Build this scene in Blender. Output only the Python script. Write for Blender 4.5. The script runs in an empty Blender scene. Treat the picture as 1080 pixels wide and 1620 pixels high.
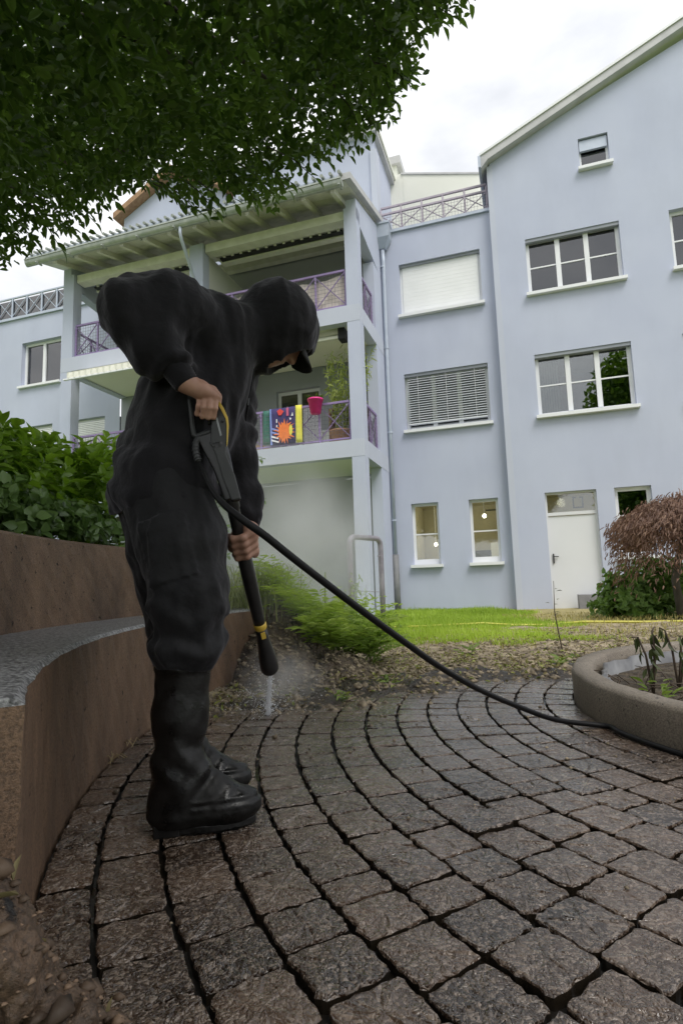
import bpy, bmesh, math, random
import numpy as np
from mathutils import Vector, Matrix, Quaternion
R = math.radians
random.seed(7)
rng = np.random.default_rng(7)
sc = bpy.context.scene
COL = sc.collection

# ------------------------------------------------------------------ camera
CAM_F, CAM_PITCH, CAM_ROLL, CAM_H = 900.0, R(7.07), R(-1.89), 0.6
_fw = Vector((0, math.cos(CAM_PITCH), math.sin(CAM_PITCH)))
_rt = Vector((1, 0, 0)); _up = _rt.cross(_fw)
CR = math.cos(CAM_ROLL)*_rt + math.sin(CAM_ROLL)*_up
CU = -math.sin(CAM_ROLL)*_rt + math.cos(CAM_ROLL)*_up
CAMPOS = Vector((0, 0, CAM_H))
cam_d = bpy.data.cameras.new('camera')
cam = bpy.data.objects.new('camera', cam_d); COL.objects.link(cam)
m = Matrix((CR, CU, -_fw)).transposed().to_4x4(); m.translation = CAMPOS
cam.matrix_world = m
cam_d.sensor_fit = 'VERTICAL'; cam_d.sensor_height = 24.0
cam_d.lens = 24.0*CAM_F/1620.0
cam_d.clip_start = 0.02; cam_d.clip_end = 2000
sc.camera = cam

# ------------------------------------------------------------------ light
SUN_DIR = Vector((-0.25, 0.52, -0.84)).normalized()      # the way the light travels
world = bpy.data.worlds.new('World'); sc.world = world; world.use_nodes = True
nt = world.node_tree; nt.nodes.clear()
w_out = nt.nodes.new('ShaderNodeOutputWorld')
sky = nt.nodes.new('ShaderNodeTexSky'); sky.sky_type = 'NISHITA'; sky.sun_disc = False
sky.sun_elevation = math.asin(-SUN_DIR.z); sky.sun_rotation = math.atan2(-SUN_DIR.x, -SUN_DIR.y)
bg1 = nt.nodes.new('ShaderNodeBackground'); bg1.inputs[1].default_value = 0.09
nt.links.new(sky.outputs[0], bg1.inputs[0])
# a bright closed cloud layer over the blue sky
tc = nt.nodes.new('ShaderNodeTexCoord')
cn = nt.nodes.new('ShaderNodeTexNoise'); cn.inputs['Scale'].default_value = 2.2; cn.inputs['Detail'].default_value = 6
cn.inputs['Roughness'].default_value = .55
mp = nt.nodes.new('ShaderNodeMapping'); mp.inputs['Scale'].default_value = (1, 1, 2.2)
nt.links.new(tc.outputs['Generated'], mp.inputs[0]); nt.links.new(mp.outputs[0], cn.inputs['Vector'])
cr = nt.nodes.new('ShaderNodeValToRGB')
cr.color_ramp.elements[0].position = .36; cr.color_ramp.elements[0].color = (.60, .62, .66, 1)
cr.color_ramp.elements[1].position = .66; cr.color_ramp.elements[1].color = (1.0, 1.0, 1.0, 1)
nt.links.new(cn.outputs[0], cr.inputs[0])
bg2 = nt.nodes.new('ShaderNodeBackground'); bg2.inputs[1].default_value = .88
nt.links.new(cr.outputs[0], bg2.inputs[0])
mx = nt.nodes.new('ShaderNodeMixShader'); mx.inputs[0].default_value = .95
nt.links.new(bg1.outputs[0], mx.inputs[1]); nt.links.new(bg2.outputs[0], mx.inputs[2])
nt.links.new(mx.outputs[0], w_out.inputs[0])
sun_d = bpy.data.lights.new('sun', 'SUN'); sun_d.energy = 1.5; sun_d.angle = R(28); sun_d.color = (1, .97, .93)
sun = bpy.data.objects.new('sun', sun_d); COL.objects.link(sun)
sun.rotation_euler = SUN_DIR.to_track_quat('-Z', 'Y').to_euler()
sun.location = (-4, -8, 14)
vs = sc.view_settings
vs.view_transform = 'Standard'; vs.look = 'None'; vs.gamma = 1; vs.use_curve_mapping = False; vs.exposure = 0.68
sc.render.engine = 'CYCLES'
sc.cycles.max_bounces = 8; sc.cycles.diffuse_bounces = 4; sc.cycles.transparent_max_bounces = 16
sc.cycles.use_denoising = True
sc.cycles.volume_bounces = 4; sc.cycles.volume_step_rate = 2.0; sc.cycles.sample_clamp_indirect = 6

# ------------------------------------------------------------------ places
def ray(x, y): return _fw + CR*((x-540)/CAM_F) - CU*((y-810)/CAM_F)
def atY(x, y, Y):
    d = ray(x, y); return CAMPOS + d*(Y/d.y)
def gnd(x, y, z=0.0):
    d = ray(x, y); return CAMPOS + d*((z-CAM_H)/d.z)
def proj(P):
    v = Vector(P)-CAMPOS; w = v.dot(_fw)
    if w < .02: return (-9999, -9999)
    return 540+CAM_F*v.dot(CR)/w, 810-CAM_F*v.dot(CU)/w
FA = R(17.88)
FW = Vector((math.cos(FA), -math.sin(FA), 0)); FN = Vector((-math.sin(FA), -math.cos(FA), 0))
P0 = Vector((3.76, 12.5, 0))
def FP(s, o, z): return P0 + FW*s + FN*o + Vector((0, 0, z))
CC = Vector((2.45, 2.41, 0))              # centre of the round paving
def pol(r, a, z=0.0): return Vector((CC.x+r*math.cos(a), CC.y+r*math.sin(a), z))

# ------------------------------------------------------------------ materials
MATS = {}
def nmat(name):
    mt = bpy.data.materials.new(name); mt.use_nodes = True; MATS[name] = mt
    return mt, mt.node_tree, mt.node_tree.nodes['Principled BSDF']
def pm(name, c1, c2=None, rough=.6, scale=6.0, detail=6, bump=0.0, bscale=None, metal=0.0, spec=.5, rough2=None, coord='Object', lo=.35, hi=.65, bdist=.01, stretch=None):
    """principled material with noise colour between c1 and c2, noise roughness and noise bump"""
    mt, t, b = nmat(name)
    b.inputs['Metallic'].default_value = metal; b.inputs['Specular IOR Level'].default_value = spec
    b.inputs['Roughness'].default_value = rough
    b.inputs['Base Color'].default_value = (*c1, 1)
    co = t.nodes.new('ShaderNodeTexCoord'); src = co.outputs[coord]
    if stretch:
        mpn = t.nodes.new('ShaderNodeMapping'); mpn.inputs['Scale'].default_value = stretch
        t.links.new(src, mpn.inputs[0]); src = mpn.outputs[0]
    if c2 or rough2 is not None:
        n = t.nodes.new('ShaderNodeTexNoise'); n.inputs['Scale'].default_value = scale; n.inputs['Detail'].default_value = detail
        t.links.new(src, n.inputs['Vector'])
        if c2:
            r_ = t.nodes.new('ShaderNodeValToRGB')
            r_.color_ramp.elements[0].position = lo; r_.color_ramp.elements[0].color = (*c1, 1)
            r_.color_ramp.elements[1].position = hi; r_.color_ramp.elements[1].color = (*c2, 1)
            t.links.new(n.outputs[0], r_.inputs[0]); t.links.new(r_.outputs[0], b.inputs['Base Color'])
        if rough2 is not None:
            mr = t.nodes.new('ShaderNodeMapRange'); mr.inputs['From Min'].default_value = lo; mr.inputs['From Max'].default_value = hi
            mr.inputs['To Min'].default_value = rough; mr.inputs['To Max'].default_value = rough2
            t.links.new(n.outputs[0], mr.inputs[0]); t.links.new(mr.outputs[0], b.inputs['Roughness'])
    if bump:
        n2 = t.nodes.new('ShaderNodeTexNoise'); n2.inputs['Scale'].default_value = bscale or scale*6; n2.inputs['Detail'].default_value = 5
        t.links.new(src, n2.inputs['Vector'])
        bn = t.nodes.new('ShaderNodeBump'); bn.inputs['Strength'].default_value = bump; bn.inputs['Distance'].default_value = bdist
        t.links.new(n2.outputs[0], bn.inputs['Height']); t.links.new(bn.outputs[0], b.inputs['Normal'])
    return mt
def leafmat(name, dark, light, trans=.35, rough=.5, spec=.35):
    """leaf colour by the per-face attribute tone; part of the light passes through"""
    mt, t, b = nmat(name)
    at = t.nodes.new('ShaderNodeAttribute'); at.attribute_name = 'tone'
    oi = t.nodes.new('ShaderNodeObjectInfo')
    ad = t.nodes.new('ShaderNodeMath'); ad.operation = 'MULTIPLY_ADD'; ad.inputs[1].default_value = .25
    t.links.new(oi.outputs['Random'], ad.inputs[0]); t.links.new(at.outputs['Fac'], ad.inputs[2])
    r_ = t.nodes.new('ShaderNodeValToRGB')
    r_.color_ramp.elements[0].color = (*dark, 1); r_.color_ramp.elements[1].color = (*light, 1)
    t.links.new(ad.outputs[0], r_.inputs[0]); t.links.new(r_.outputs[0], b.inputs['Base Color'])
    b.inputs['Roughness'].default_value = rough; b.inputs['Specular IOR Level'].default_value = spec
    tr = t.nodes.new('ShaderNodeBsdfTranslucent')
    hs = t.nodes.new('ShaderNodeHueSaturation'); hs.inputs['Value'].default_value = 1.5; hs.inputs['Saturation'].default_value = 1.1
    t.links.new(r_.outputs[0], hs.inputs['Color']); t.links.new(hs.outputs[0], tr.inputs[0])
    ms = t.nodes.new('ShaderNodeMixShader'); ms.inputs[0].default_value = trans
    t.links.new(b.outputs[0], ms.inputs[1]); t.links.new(tr.outputs[0], ms.inputs[2])
    t.links.new(ms.outputs[0], t.nodes['Material Output'].inputs[0])
    return mt
def glassmat(name, tint=(.8, .85, .85), fmin=.06, fmax=.9):
    mt, t, b = nmat(name); t.nodes.remove(b)
    tr = t.nodes.new('ShaderNodeBsdfTransparent'); tr.inputs[0].default_value = (*tint, 1)
    gl = t.nodes.new('ShaderNodeBsdfGlossy'); gl.inputs['Roughness'].default_value = 0.01
    lw = t.nodes.new('ShaderNodeFresnel'); lw.inputs['IOR'].default_value = 2.5
    ms = t.nodes.new('ShaderNodeMixShader')
    t.links.new(lw.outputs[0], ms.inputs[0]); t.links.new(tr.outputs[0], ms.inputs[1]); t.links.new(gl.outputs[0], ms.inputs[2])
    t.links.new(ms.outputs[0], t.nodes['Material Output'].inputs[0])
    return mt
def emis(name, c, s):
    mt, t, b = nmat(name)
    b.inputs['Base Color'].default_value = (*c, 1); b.inputs['Emission Color'].default_value = (*c, 1); b.inputs['Emission Strength'].default_value = s
    return mt

WALL = pm('blue_grey_render', (.465, .500, .615), (.495, .53, .64), rough=.85, scale=.9, bump=.25, bscale=90, bdist=.004, coord='Object')
WALL2 = pm('warm_grey_render', (.49, .52, .61), (.515, .545, .63), rough=.85, scale=.8, bump=.2, bscale=90, bdist=.004)
TOP_BACK_WALL = pm('dark_grey_render', (.42, .42, .47), (.46, .46, .51), rough=.9, scale=1.2)  # plain grey for the back wall of the top balcony
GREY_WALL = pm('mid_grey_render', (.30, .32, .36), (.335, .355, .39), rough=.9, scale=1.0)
def streaky(mt, amt=.045, sc_=(1.3, 1.3, .35)):
    """faint rain streaks and cloudy patches over a painted wall"""
    t = mt.node_tree; b = t.nodes['Principled BSDF']; l = b.inputs['Base Color'].links[0]; src = l.from_socket
    g = t.nodes.new('ShaderNodeNewGeometry'); m1 = t.nodes.new('ShaderNodeMapping'); m1.inputs['Scale'].default_value = sc_; t.links.new(g.outputs['Position'], m1.inputs[0])
    n = t.nodes.new('ShaderNodeTexNoise'); n.inputs['Scale'].default_value = 1.0; n.inputs['Detail'].default_value = 5; n.inputs['Roughness'].default_value = .65; t.links.new(m1.outputs[0], n.inputs['Vector'])
    n2 = t.nodes.new('ShaderNodeTexNoise'); n2.inputs['Scale'].default_value = .55; n2.inputs['Detail'].default_value = 4; t.links.new(g.outputs['Position'], n2.inputs['Vector'])
    ad = t.nodes.new('ShaderNodeMath'); t.links.new(n.outputs[0], ad.inputs[0]); t.links.new(n2.outputs[0], ad.inputs[1])
    mr = t.nodes.new('ShaderNodeMapRange'); mr.inputs['From Min'].default_value = .75; mr.inputs['From Max'].default_value = 1.15; mr.inputs['To Min'].default_value = 1-amt; mr.inputs['To Max'].default_value = 1.03; t.links.new(ad.outputs[0], mr.inputs[0])
    mu = t.nodes.new('ShaderNodeVectorMath'); mu.operation = 'SCALE'; t.links.new(src, mu.inputs[0]); t.links.new(mr.outputs[0], mu.inputs['Scale']); t.links.new(mu.outputs[0], b.inputs['Base Color'])
streaky(WALL); streaky(WALL2, .03)
CREAM = pm('cream_render', (.70, .71, .63), (.75, .75, .68), rough=.85, scale=.7)
CEIL = pm('cream_ceiling', (.80, .81, .66), (.84, .85, .70), rough=.8, scale=.8)
TRIM = pm('white_trim', (.78, .79, .80), (.82, .83, .84), rough=.45, scale=2)
DOORP = pm('white_door_paint', (.70, .71, .72), (.73, .74, .75), rough=.5, scale=1.5)
EAVE = pm('weathered_white_wood', (.68, .67, .58), (.78, .77, .68), rough=.75, scale=5, bump=.3, bscale=40)
PLANK = pm('grey_white_planks', (.58, .58, .52), (.72, .71, .64), rough=.8, scale=4, bump=.3, bscale=30)
GUTTER = pm('aged_gutter_metal', (.34, .37, .34), (.46, .48, .44), rough=.5, scale=7, metal=.3)
ZINC = pm('painted_zinc', (.42, .47, .55), (.48, .53, .61), rough=.45, scale=5, metal=.2)
FASCIA = pm('grey_fascia', (.45, .45, .45), (.53, .53, .53), rough=.6, scale=3)
LILAC = pm('lilac_metal', (.24, .17, .36), (.30, .22, .42), rough=.45, scale=10)
MAUVE = pm('faded_mauve_metal', (.36, .31, .38), (.42, .37, .44), rough=.5, scale=10)
WIRE = pm('wire', (.16, .14, .18), rough=.5)
GLASS = glassmat('window_glass')
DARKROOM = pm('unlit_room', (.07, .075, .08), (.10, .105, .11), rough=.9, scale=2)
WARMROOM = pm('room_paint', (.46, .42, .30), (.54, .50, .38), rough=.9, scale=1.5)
CURTAIN = pm('curtain', (.55, .56, .55), (.65, .66, .65), rough=.9, scale=6)
BLIND = pm('blind_slat', (.62, .65, .66), (.68, .70, .71), rough=.5, scale=4)
SHUTTER = pm('cream_white_shutter', (.80, .81, .80), (.85, .86, .85), rough=.5, scale=2)
TILE = pm('clay_tile', (.28, .16, .09), (.40, .25, .14), rough=.8, scale=9)
AWN = pm('cream_awning', (.72, .71, .62), (.78, .77, .68), rough=.8, scale=4)
DARK = pm('dark_gap', (.02, .02, .022), rough=.8)
BULB = emis('lamp_bulb', (1, .88, .62), 14)
TUBE = emis('yellow_tube_lamp', (1, .78, .25), 5)

# ------------------------------------------------------------------ builders
class MB:
    """collects faces and links them as ONE mesh object"""
    def __init__(s): s.v = []; s.f = []
    def poly(s, pts):
        i = len(s.v); s.v += [tuple(p) for p in pts]; s.f.append(tuple(range(i, i+len(pts))))
    def hexa(s, c):
        i = len(s.v); s.v += [tuple(p) for p in c]
        for q in ((0,3,2,1),(4,5,6,7),(0,1,5,4),(1,2,6,5),(2,3,7,6),(3,0,4,7)): s.f.append(tuple(i+k for k in q))
        return s
    def fbox(s, s0, s1, o0, o1, z0, z1):
        return s.hexa([FP(a, b, c) for c in (z0, z1) for a, b in ((s0, o1), (s1, o1), (s1, o0), (s0, o0))])
    def box(s, c, hx, hy, hz, X=Vector((1,0,0)), Y=Vector((0,1,0)), Z=Vector((0,0,1))):
        c = Vector(c)
        return s.hexa([c+X*(a*hx)+Y*(b*hy)+Z*(k*hz) for k in (-1, 1) for a, b in ((-1,-1),(1,-1),(1,1),(-1,1))])
    def bar(s, a, b, w, h=None, up=Vector((0,0,1))):
        a = Vector(a); b = Vector(b); d = (b-a); L = d.length; d = d/L
        if abs(d.dot(up)) > .98: up = Vector((1, .01, 0)).normalized()
        x = d.cross(up).normalized(); y = x.cross(d).normalized()
        h = h or w
        return s.box((a+b)/2, w/2, L/2, h/2, x, d, y)
    def tube(s, pts, r, n=10, cap=True):
        pts = [Vector(p) for p in pts]; m = len(pts)
        rr = r if hasattr(r, '__len__') else [r]*m
        i0 = len(s.v); prev = None
        for k, p in enumerate(pts):
            d = (pts[min(k+1, m-1)]-pts[max(k-1, 0)]).normalized()
            if prev is None:
                u = d.cross(Vector((0, 0, 1)));
                if u.length < .05: u = d.cross(Vector((1, 0, 0)))
                u.normalize()
            else:
                u = (prev - d*prev.dot(d)).normalized()
            prev = u; w = d.cross(u)
            for j in range(n):
                t = 2*math.pi*j/n
                s.v.append(tuple(p+(u*math.cos(t)+w*math.sin(t))*rr[k]))
        for k in range(m-1):
            for j in range(n):
                a = i0+k*n+j; b = i0+k*n+(j+1) % n
                s.f.append((a, b, b+n, a+n))
        if cap:
            s.f.append(tuple(i0+j for j in range(n))[::-1]); s.f.append(tuple(i0+(m-1)*n+j for j in range(n)))
        return s
    def lathe(s, prof, c=(0,0,0), n=24, axis=None):
        i0 = len(s.v); m = len(prof); c = Vector(c)
        q = Vector((0,0,1)).rotation_difference(Vector(axis)) if axis is not None else Quaternion()
        for r_, z in prof:
            for j in range(n):
                t = 2*math.pi*j/n
                s.v.append(tuple(c + q @ Vector((r_*math.cos(t), r_*math.sin(t), z))))
        for k in range(m-1):
            for j in range(n):
                a = i0+k*n+j; b = i0+k*n+(j+1) % n
                s.f.append((a, b, b+n, a+n))
        return s
    def prism(s, pts, off):
        """closed outline pushed along off"""
        n = len(pts); i = len(s.v); off = Vector(off)
        s.v += [tuple(Vector(p)) for p in pts]+[tuple(Vector(p)+off) for p in pts]
        s.f.append(tuple(range(i, i+n))[::-1]); s.f.append(tuple(range(i+n, i+2*n)))
        for k in range(n): s.f.append((i+k, i+(k+1) % n, i+n+(k+1) % n, i+n+k))
        return s
    def build(s, name, mat, parent=None, smooth=False, kind=None, origin=None, label=None, bevel=0):
        o0 = Vector(origin) if origin is not None else Vector((0, 0, 0))
        if parent is not None and origin is None: o0 = parent_loc(parent)
        me = bpy.data.meshes.new(name)
        me.from_pydata([(x-o0.x, y-o0.y, z-o0.z) for x, y, z in s.v], [], s.f)
        me.materials.append(mat)
        if bevel or True:
            bm = bmesh.new(); bm.from_mesh(me)
            if smooth: bmesh.ops.remove_doubles(bm, verts=bm.verts, dist=1e-5)
            bmesh.ops.recalc_face_normals(bm, faces=bm.faces)
            bm.to_mesh(me); bm.free()
        if smooth: me.polygons.foreach_set('use_smooth', [True]*len(me.polygons))
        o = bpy.data.objects.new(name, me); COL.objects.link(o)
        if parent is not None:
            o.parent = parent; o.location = o0 - parent_loc(parent)
        else: o.location = o0
        if kind: o['kind'] = kind
        if label: o['label'] = label
        if bevel:
            md = o.modifiers.new('bevel', 'BEVEL'); md.width = bevel; md.segments = 2; md.limit_method = 'ANGLE'
        return o
def parent_loc(o):
    p = Vector(o.location)
    while o.parent: o = o.parent; p = p+Vector(o.location)
    return p
def thing(name, label, cat, loc=(0,0,0), group=None):
    o = bpy.data.objects.new(name, None); COL.objects.link(o); o.location = loc
    o.empty_display_size = .1
    o['label'] = label; o['category'] = cat
    if group: o['group'] = group
    return o
def tag(o, label, cat, group=None):
    o['label'] = label; o['category'] = cat
    if group: o['group'] = group
    return o
def inst(src, loc, parent=None, name=None, rot=None):
    c = src.copy(); COL.objects.link(c); c.parent = parent if parent is not None else src.parent
    c.location = loc
    if rot is not None: c.rotation_euler = rot
    return c
def fast_mesh(name, V, F, mat, parent=None, smooth=False, tone=None, origin=None, kind=None):
    """V (n,3), F (m,k) arrays"""
    V = np.asarray(V, dtype=np.float32); F = np.asarray(F, dtype=np.int32)
    o0 = np.array(origin if origin is not None else (0,0,0), dtype=np.float32)
    me = bpy.data.meshes.new(name); k = F.shape[1]
    me.vertices.add(len(V)); me.vertices.foreach_set('co', (V-o0).ravel())
    me.loops.add(F.size); me.loops.foreach_set('vertex_index', F.ravel())
    me.polygons.add(len(F)); me.polygons.foreach_set('loop_start', np.arange(0, F.size, k, dtype=np.int32))
    me.polygons.foreach_set('loop_total', np.full(len(F), k, dtype=np.int32))
    if smooth: me.polygons.foreach_set('use_smooth', np.ones(len(F), dtype=bool))
    me.update(calc_edges=True)
    if tone is not None:
        a = me.attributes.new('tone', 'FLOAT', 'FACE'); a.data.foreach_set('value', np.asarray(tone, dtype=np.float32))
    me.materials.append(mat)
    o = bpy.data.objects.new(name, me); COL.objects.link(o)
    if parent is not None:
        o.parent = parent
        o.location = Vector([float(x) for x in o0]) - parent_loc(parent)
    else: o.location = [float(x) for x in o0]
    if kind: o['kind'] = kind
    return o
def unit(a): return a/np.maximum(np.linalg.norm(a, axis=-1, keepdims=True), 1e-9)
def leaves(P, D, N, L, Wd, tone, fold=.25, droop=.2):
    """N leaf blades: base P, direction D, face normal N, length L, width Wd -> V, F (6-vert leaf of 4 quads/tri pairs)"""
    P = np.asarray(P); D = unit(np.asarray(D)); S = unit(np.cross(D, N)); N = np.cross(S, D)
    L = np.asarray(L)[:, None]; Wd = np.asarray(Wd)[:, None]
    a = P; m1 = P+D*L*.38-N*L*.02; tip = P+D*L-N*L*droop
    l1 = P+D*L*.30+S*Wd*.5+N*Wd*fold; r1 = P+D*L*.30-S*Wd*.5+N*Wd*fold
    l2 = P+D*L*.66+S*Wd*.40+N*(Wd*fold-L*droop*.4); r2 = P+D*L*.66-S*Wd*.40+N*(Wd*fold-L*droop*.4)
    V = np.stack([a, l1, l2, tip, r2, r1], 1).reshape(-1, 3)
    n = len(P); b = (np.arange(n)*6)[:, None]
    F = np.concatenate([b+np.array([[0, 1, 2, 3]]), b+np.array([[0, 3, 4, 5]])], 1).reshape(-1, 4)
    return V, F, np.repeat(tone, 2)
def wall_mesh(s0, s1, z0, z1, o, holes, depth, mb=None, bot=True):
    """one wall face with openings and their reveals"""
    mb = mb or MB()
    xs = sorted({s0, s1, *[h[0] for h in holes], *[h[1] for h in holes]}); zs = sorted({z0, z1, *[h[2] for h in holes], *[h[3] for h in holes]})
    xs = [x for x in xs if s0 <= x <= s1]; zs = [z for z in zs if z0 <= z <= z1]
    for a, b in zip(xs, xs[1:]):
        for c, d in zip(zs, zs[1:]):
            mx_, mz = (a+b)/2, (c+d)/2
            if any(h[0] < mx_ < h[1] and h[2] < mz < h[3] for h in holes): continue
            mb.poly([FP(a, o, c), FP(b, o, c), FP(b, o, d), FP(a, o, d)])
    for h in holes:
        a, b, c, d = h[:4]; q = o-depth
        mb.poly([FP(a, o, c), FP(a, q, c), FP(a, q, d), FP(a, o, d)])
        mb.poly([FP(b, o, c), FP(b, q, c), FP(b, q, d), FP(b, o, d)])
        mb.poly([FP(a, o, d), FP(b, o, d), FP(b, q, d), FP(a, q, d)])
        mb.poly([FP(a, o, c), FP(b, o, c), FP(b, q, c), FP(a, q, c)])
    return mb
def room(s0, s1, o0, o1, z0, z1, mat, parent, name='room'):
    """box open towards the window, o0 is the window side"""
    mb = MB()
    mb.poly([FP(s0, o1, z0), FP(s1, o1, z0), FP(s1, o1, z1), FP(s0, o1, z1)])
    for s_ in (s0, s1): mb.poly([FP(s_, o0, z0), FP(s_, o1, z0), FP(s_, o1, z1), FP(s_, o0, z1)])
    for z in (z0, z1): mb.poly([FP(s0, o0, z), FP(s1, o0, z), FP(s1, o1, z), FP(s0, o1, z)])
    return mb.build(name, mat, parent)
def window(parent, s0, s1, z0, z1, o, cols=1, bar=None, sill=True, fw=.075, cw=.10, name='window', fm=None, bw=.03, low=0, label=None):
    """frame as the window part; panes, sill, glazing bars are its sub-parts. o is the plane of the frame front"""
    fm = fm or TRIM; mb = MB()
    mb.fbox(s0, s0+fw, o-.06, o, z0, z1); mb.fbox(s1-fw, s1, o-.06, o, z0, z1)
    mb.fbox(s0+fw, s1-fw, o-.06, o-.002, z1-fw, z1); mb.fbox(s0+fw, s1-fw, o-.06, o-.002, z0, z0+fw+low)
    cuts = [s0+fw+(s1-s0-2*fw)*k/cols for k in range(cols+1)]
    for c in cuts[1:-1]: mb.fbox(c-cw/2, c+cw/2, o-.055, o+.012, z0+fw+low, z1-fw)
    w = mb.build(name, fm, parent, label=label)
    for k in range(cols):
        a = cuts[k]+(cw/2 if k else 0); b = cuts[k+1]-(cw/2 if k < cols-1 else 0)
        MB().fbox(a, b, o-.04, o-.034, z0+fw+low, z1-fw).build('pane', GLASS, w)
        if bar is not None:
            zb = z0+fw+low+(z1-z0-2*fw-low)*bar
            MB().fbox(a, b, o-.05, o-.015, zb-bw/2, zb+bw/2).build('glazing_bar', fm, w)
    if sill:
        MB().fbox(s0-.05, s1+.05, o-.05, o+.235, z0-.07, z0-.003).build('sill', fm, w)
    return w
def railing(parent, a, b, z0, h, bays, mat, rail2=False, mesh=True, name='railing'):
    """a, b are (s, o); the railing part is the top rail; posts, braces, lower rail and wire mesh are its sub-parts"""
    A = FP(a[0], a[1], 0); B = FP(b[0], b[1], 0); d = (B-A); L = d.length; d.normalize()
    Z = Vector((0, 0, 1)); out = Z.cross(d)
    top = MB().bar(A+Z*(z0+h), B+Z*(z0+h), .05, .045).build(name, mat, parent)
    MB().bar(A+Z*(z0+.06), B+Z*(z0+.06), .03, .03).build('bottom_rail', mat, top)
    zt = z0+h
    if rail2:
        zt = z0+h-.17; MB().bar(A+Z*zt, B+Z*zt, .05, .045).build('second_rail', mat, top)
    post0 = None; br0 = [None, None]
    for k in range(bays+1):
        p = A+d*(L*k/bays)
        if post0 is None:
            post0 = MB().bar(p+Z*(z0+.0), p+Z*(z0+h-.025), .04).build('post', mat, top, origin=p+Z*z0)
        else: inst(post0, post0.location+d*(L*k/bays), top)
        if k < bays:
            q = A+d*(L*(k+1)/bays)
            for e in (0, 1):
                if br0[e] is None:
                    u, v = (p, q) if e == 0 else (q, p)
                    br0[e] = MB().bar(u+Z*(z0+.08)+out*(.012*(2*e-1)), v+Z*(zt-.03)+out*(.012*(2*e-1)), .018).build('brace', mat, top, origin=p+Z*z0)
                else: inst(br0[e], br0[e].location+d*(L*k/bays), top)
    if mesh:
        w = MB(); st = .075
        n = int(L/st)
        for k in range(1, n): p = A+d*(L*k/n)-out*.025; w.bar(p+Z*(z0+.07), p+Z*(zt-.02), .0045)
        m_ = int((zt-z0-.1)/st)
        for k in range(1, m_): z = z0+.07+(zt-z0-.1)*k/m_; w.bar(A+Z*z-out*.031, B+Z*z-out*.031, .0045)
        w.build('wire_mesh', WIRE, top, kind='stuff')
    return top

# ================================================================== THE PALE BLUE APARTMENT BUILDING
ab = thing('apartment_building', 'pale blue rendered apartment block with gabled right end, white windows and white door', 'building', P0)
# ---- flat-fronted middle block (roof terrace on top)
H_mid = [(-2.26,-.32,7.0,8.33), (-2.26,-.31,4.13,5.52), (-2.24,-1.61,.95,2.37), (-.92,-.28,.94,2.37)]
wm = wall_mesh(-2.7, .05, -.6, 9.2, 0, H_mid, .2)
wm.build('wall', WALL, ab)
MB().fbox(-2.72, .03, -.25, .06, 9.2, 9.27).build('parapet_cap', ZINC, ab)
# ---- gabled right block, standing a little forward
GO = .2
H_r = [(.7,2.64,6.89,8.2), (.71,2.64,4.07,5.46), (.70,1.72,-.12,2.37), (2.06,2.75,.95,2.37), (1.98,2.59,9.6,10.33),
       (3.6,5.5,6.89,8.2), (3.6,5.5,4.07,5.46)]
wr = wall_mesh(.04, 8, -.6, 10.34, GO, H_r, .22)
wr.poly([FP(.04, GO, 10.34), FP(8, GO, 10.34), FP(8, GO, 12.2), FP(4.6, GO, 12.2)])
wr.poly([FP(.04, -.02, -.6), FP(.04, GO, -.6), FP(.04, GO, 10.34), FP(.04, -.02, 10.34)])
wr.poly([FP(.04, -.02, 9.0), FP(.04, -6, 9.0), FP(.04, -6, 10.34), FP(.04, -.02, 10.34)])
wr.build('gable_wall', WALL, ab)
# lighter strip where the two blocks meet
MB().fbox(-.03, .10, GO-.2, GO+.006, -.3, 10.2).build('corner_strip', WALL2, ab)
# roof edge of the gable
rf = MB()
sl = (12.45-10.28)/(4.6+.12)
rf.prism([FP(-.14, GO+.20, 10.06), FP(-.14, GO+.20, 10.36), FP(4.6, GO+.20, 10.36+sl*4.74), FP(9, GO+.20, 10.36+sl*4.74), FP(9, GO+.20, 10.18+sl*4.74), FP(4.6, GO+.20, 10.18+sl*4.74), FP(.02, GO+.20, 10.25)], FN*-7)
rf.build('roof', FASCIA, ab)
cap_ = MB().prism([FP(-.17, GO+.23, 10.35), FP(-.17, GO+.23, 10.41), FP(4.6, GO+.23, 10.41+sl*4.77), FP(9, GO+.23, 10.41+sl*4.77), FP(9, GO+.23, 10.35+sl*4.77), FP(4.6, GO+.23, 10.35+sl*4.77)], FN*-7)
cap_.build('roof_edge_flashing', TRIM, ab)
MB().fbox(-.2, -.14, -3, GO+.30, 10.02, 10.3).build('roof_gutter', ZINC, ab)
# ---- windows
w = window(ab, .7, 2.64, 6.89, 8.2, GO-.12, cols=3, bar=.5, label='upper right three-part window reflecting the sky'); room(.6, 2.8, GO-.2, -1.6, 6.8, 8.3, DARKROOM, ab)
nc = MB()  # added pale pleated sheet behind the glass, standing in for reflected sky
for k in range(60): nc.fbox(.74+.031*k, .772+.031*k, GO-.235-.012*(k % 2), GO-.23-.012*(k % 2), 6.92, 8.17)
nc.build('sky_sheen_sheet', CURTAIN, w)
c_ = MB()
for k in range(9): c_.fbox(2.45+.014*k, 2.464+.014*k, GO-.32-.02*(k % 2), GO-.30-.02*(k % 2), 6.95, 8.1)
c_.build('curtain', CURTAIN, w)
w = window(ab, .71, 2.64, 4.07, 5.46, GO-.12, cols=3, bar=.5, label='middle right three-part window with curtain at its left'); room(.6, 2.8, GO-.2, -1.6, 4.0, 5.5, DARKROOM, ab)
c_ = MB()
for k in range(16): c_.fbox(.78+.026*k, .80+.026*k, GO-.36-.03*(k % 2), GO-.33-.03*(k % 2), 4.14, 5.36)
c_.build('curtain', CURTAIN, w)
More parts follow.
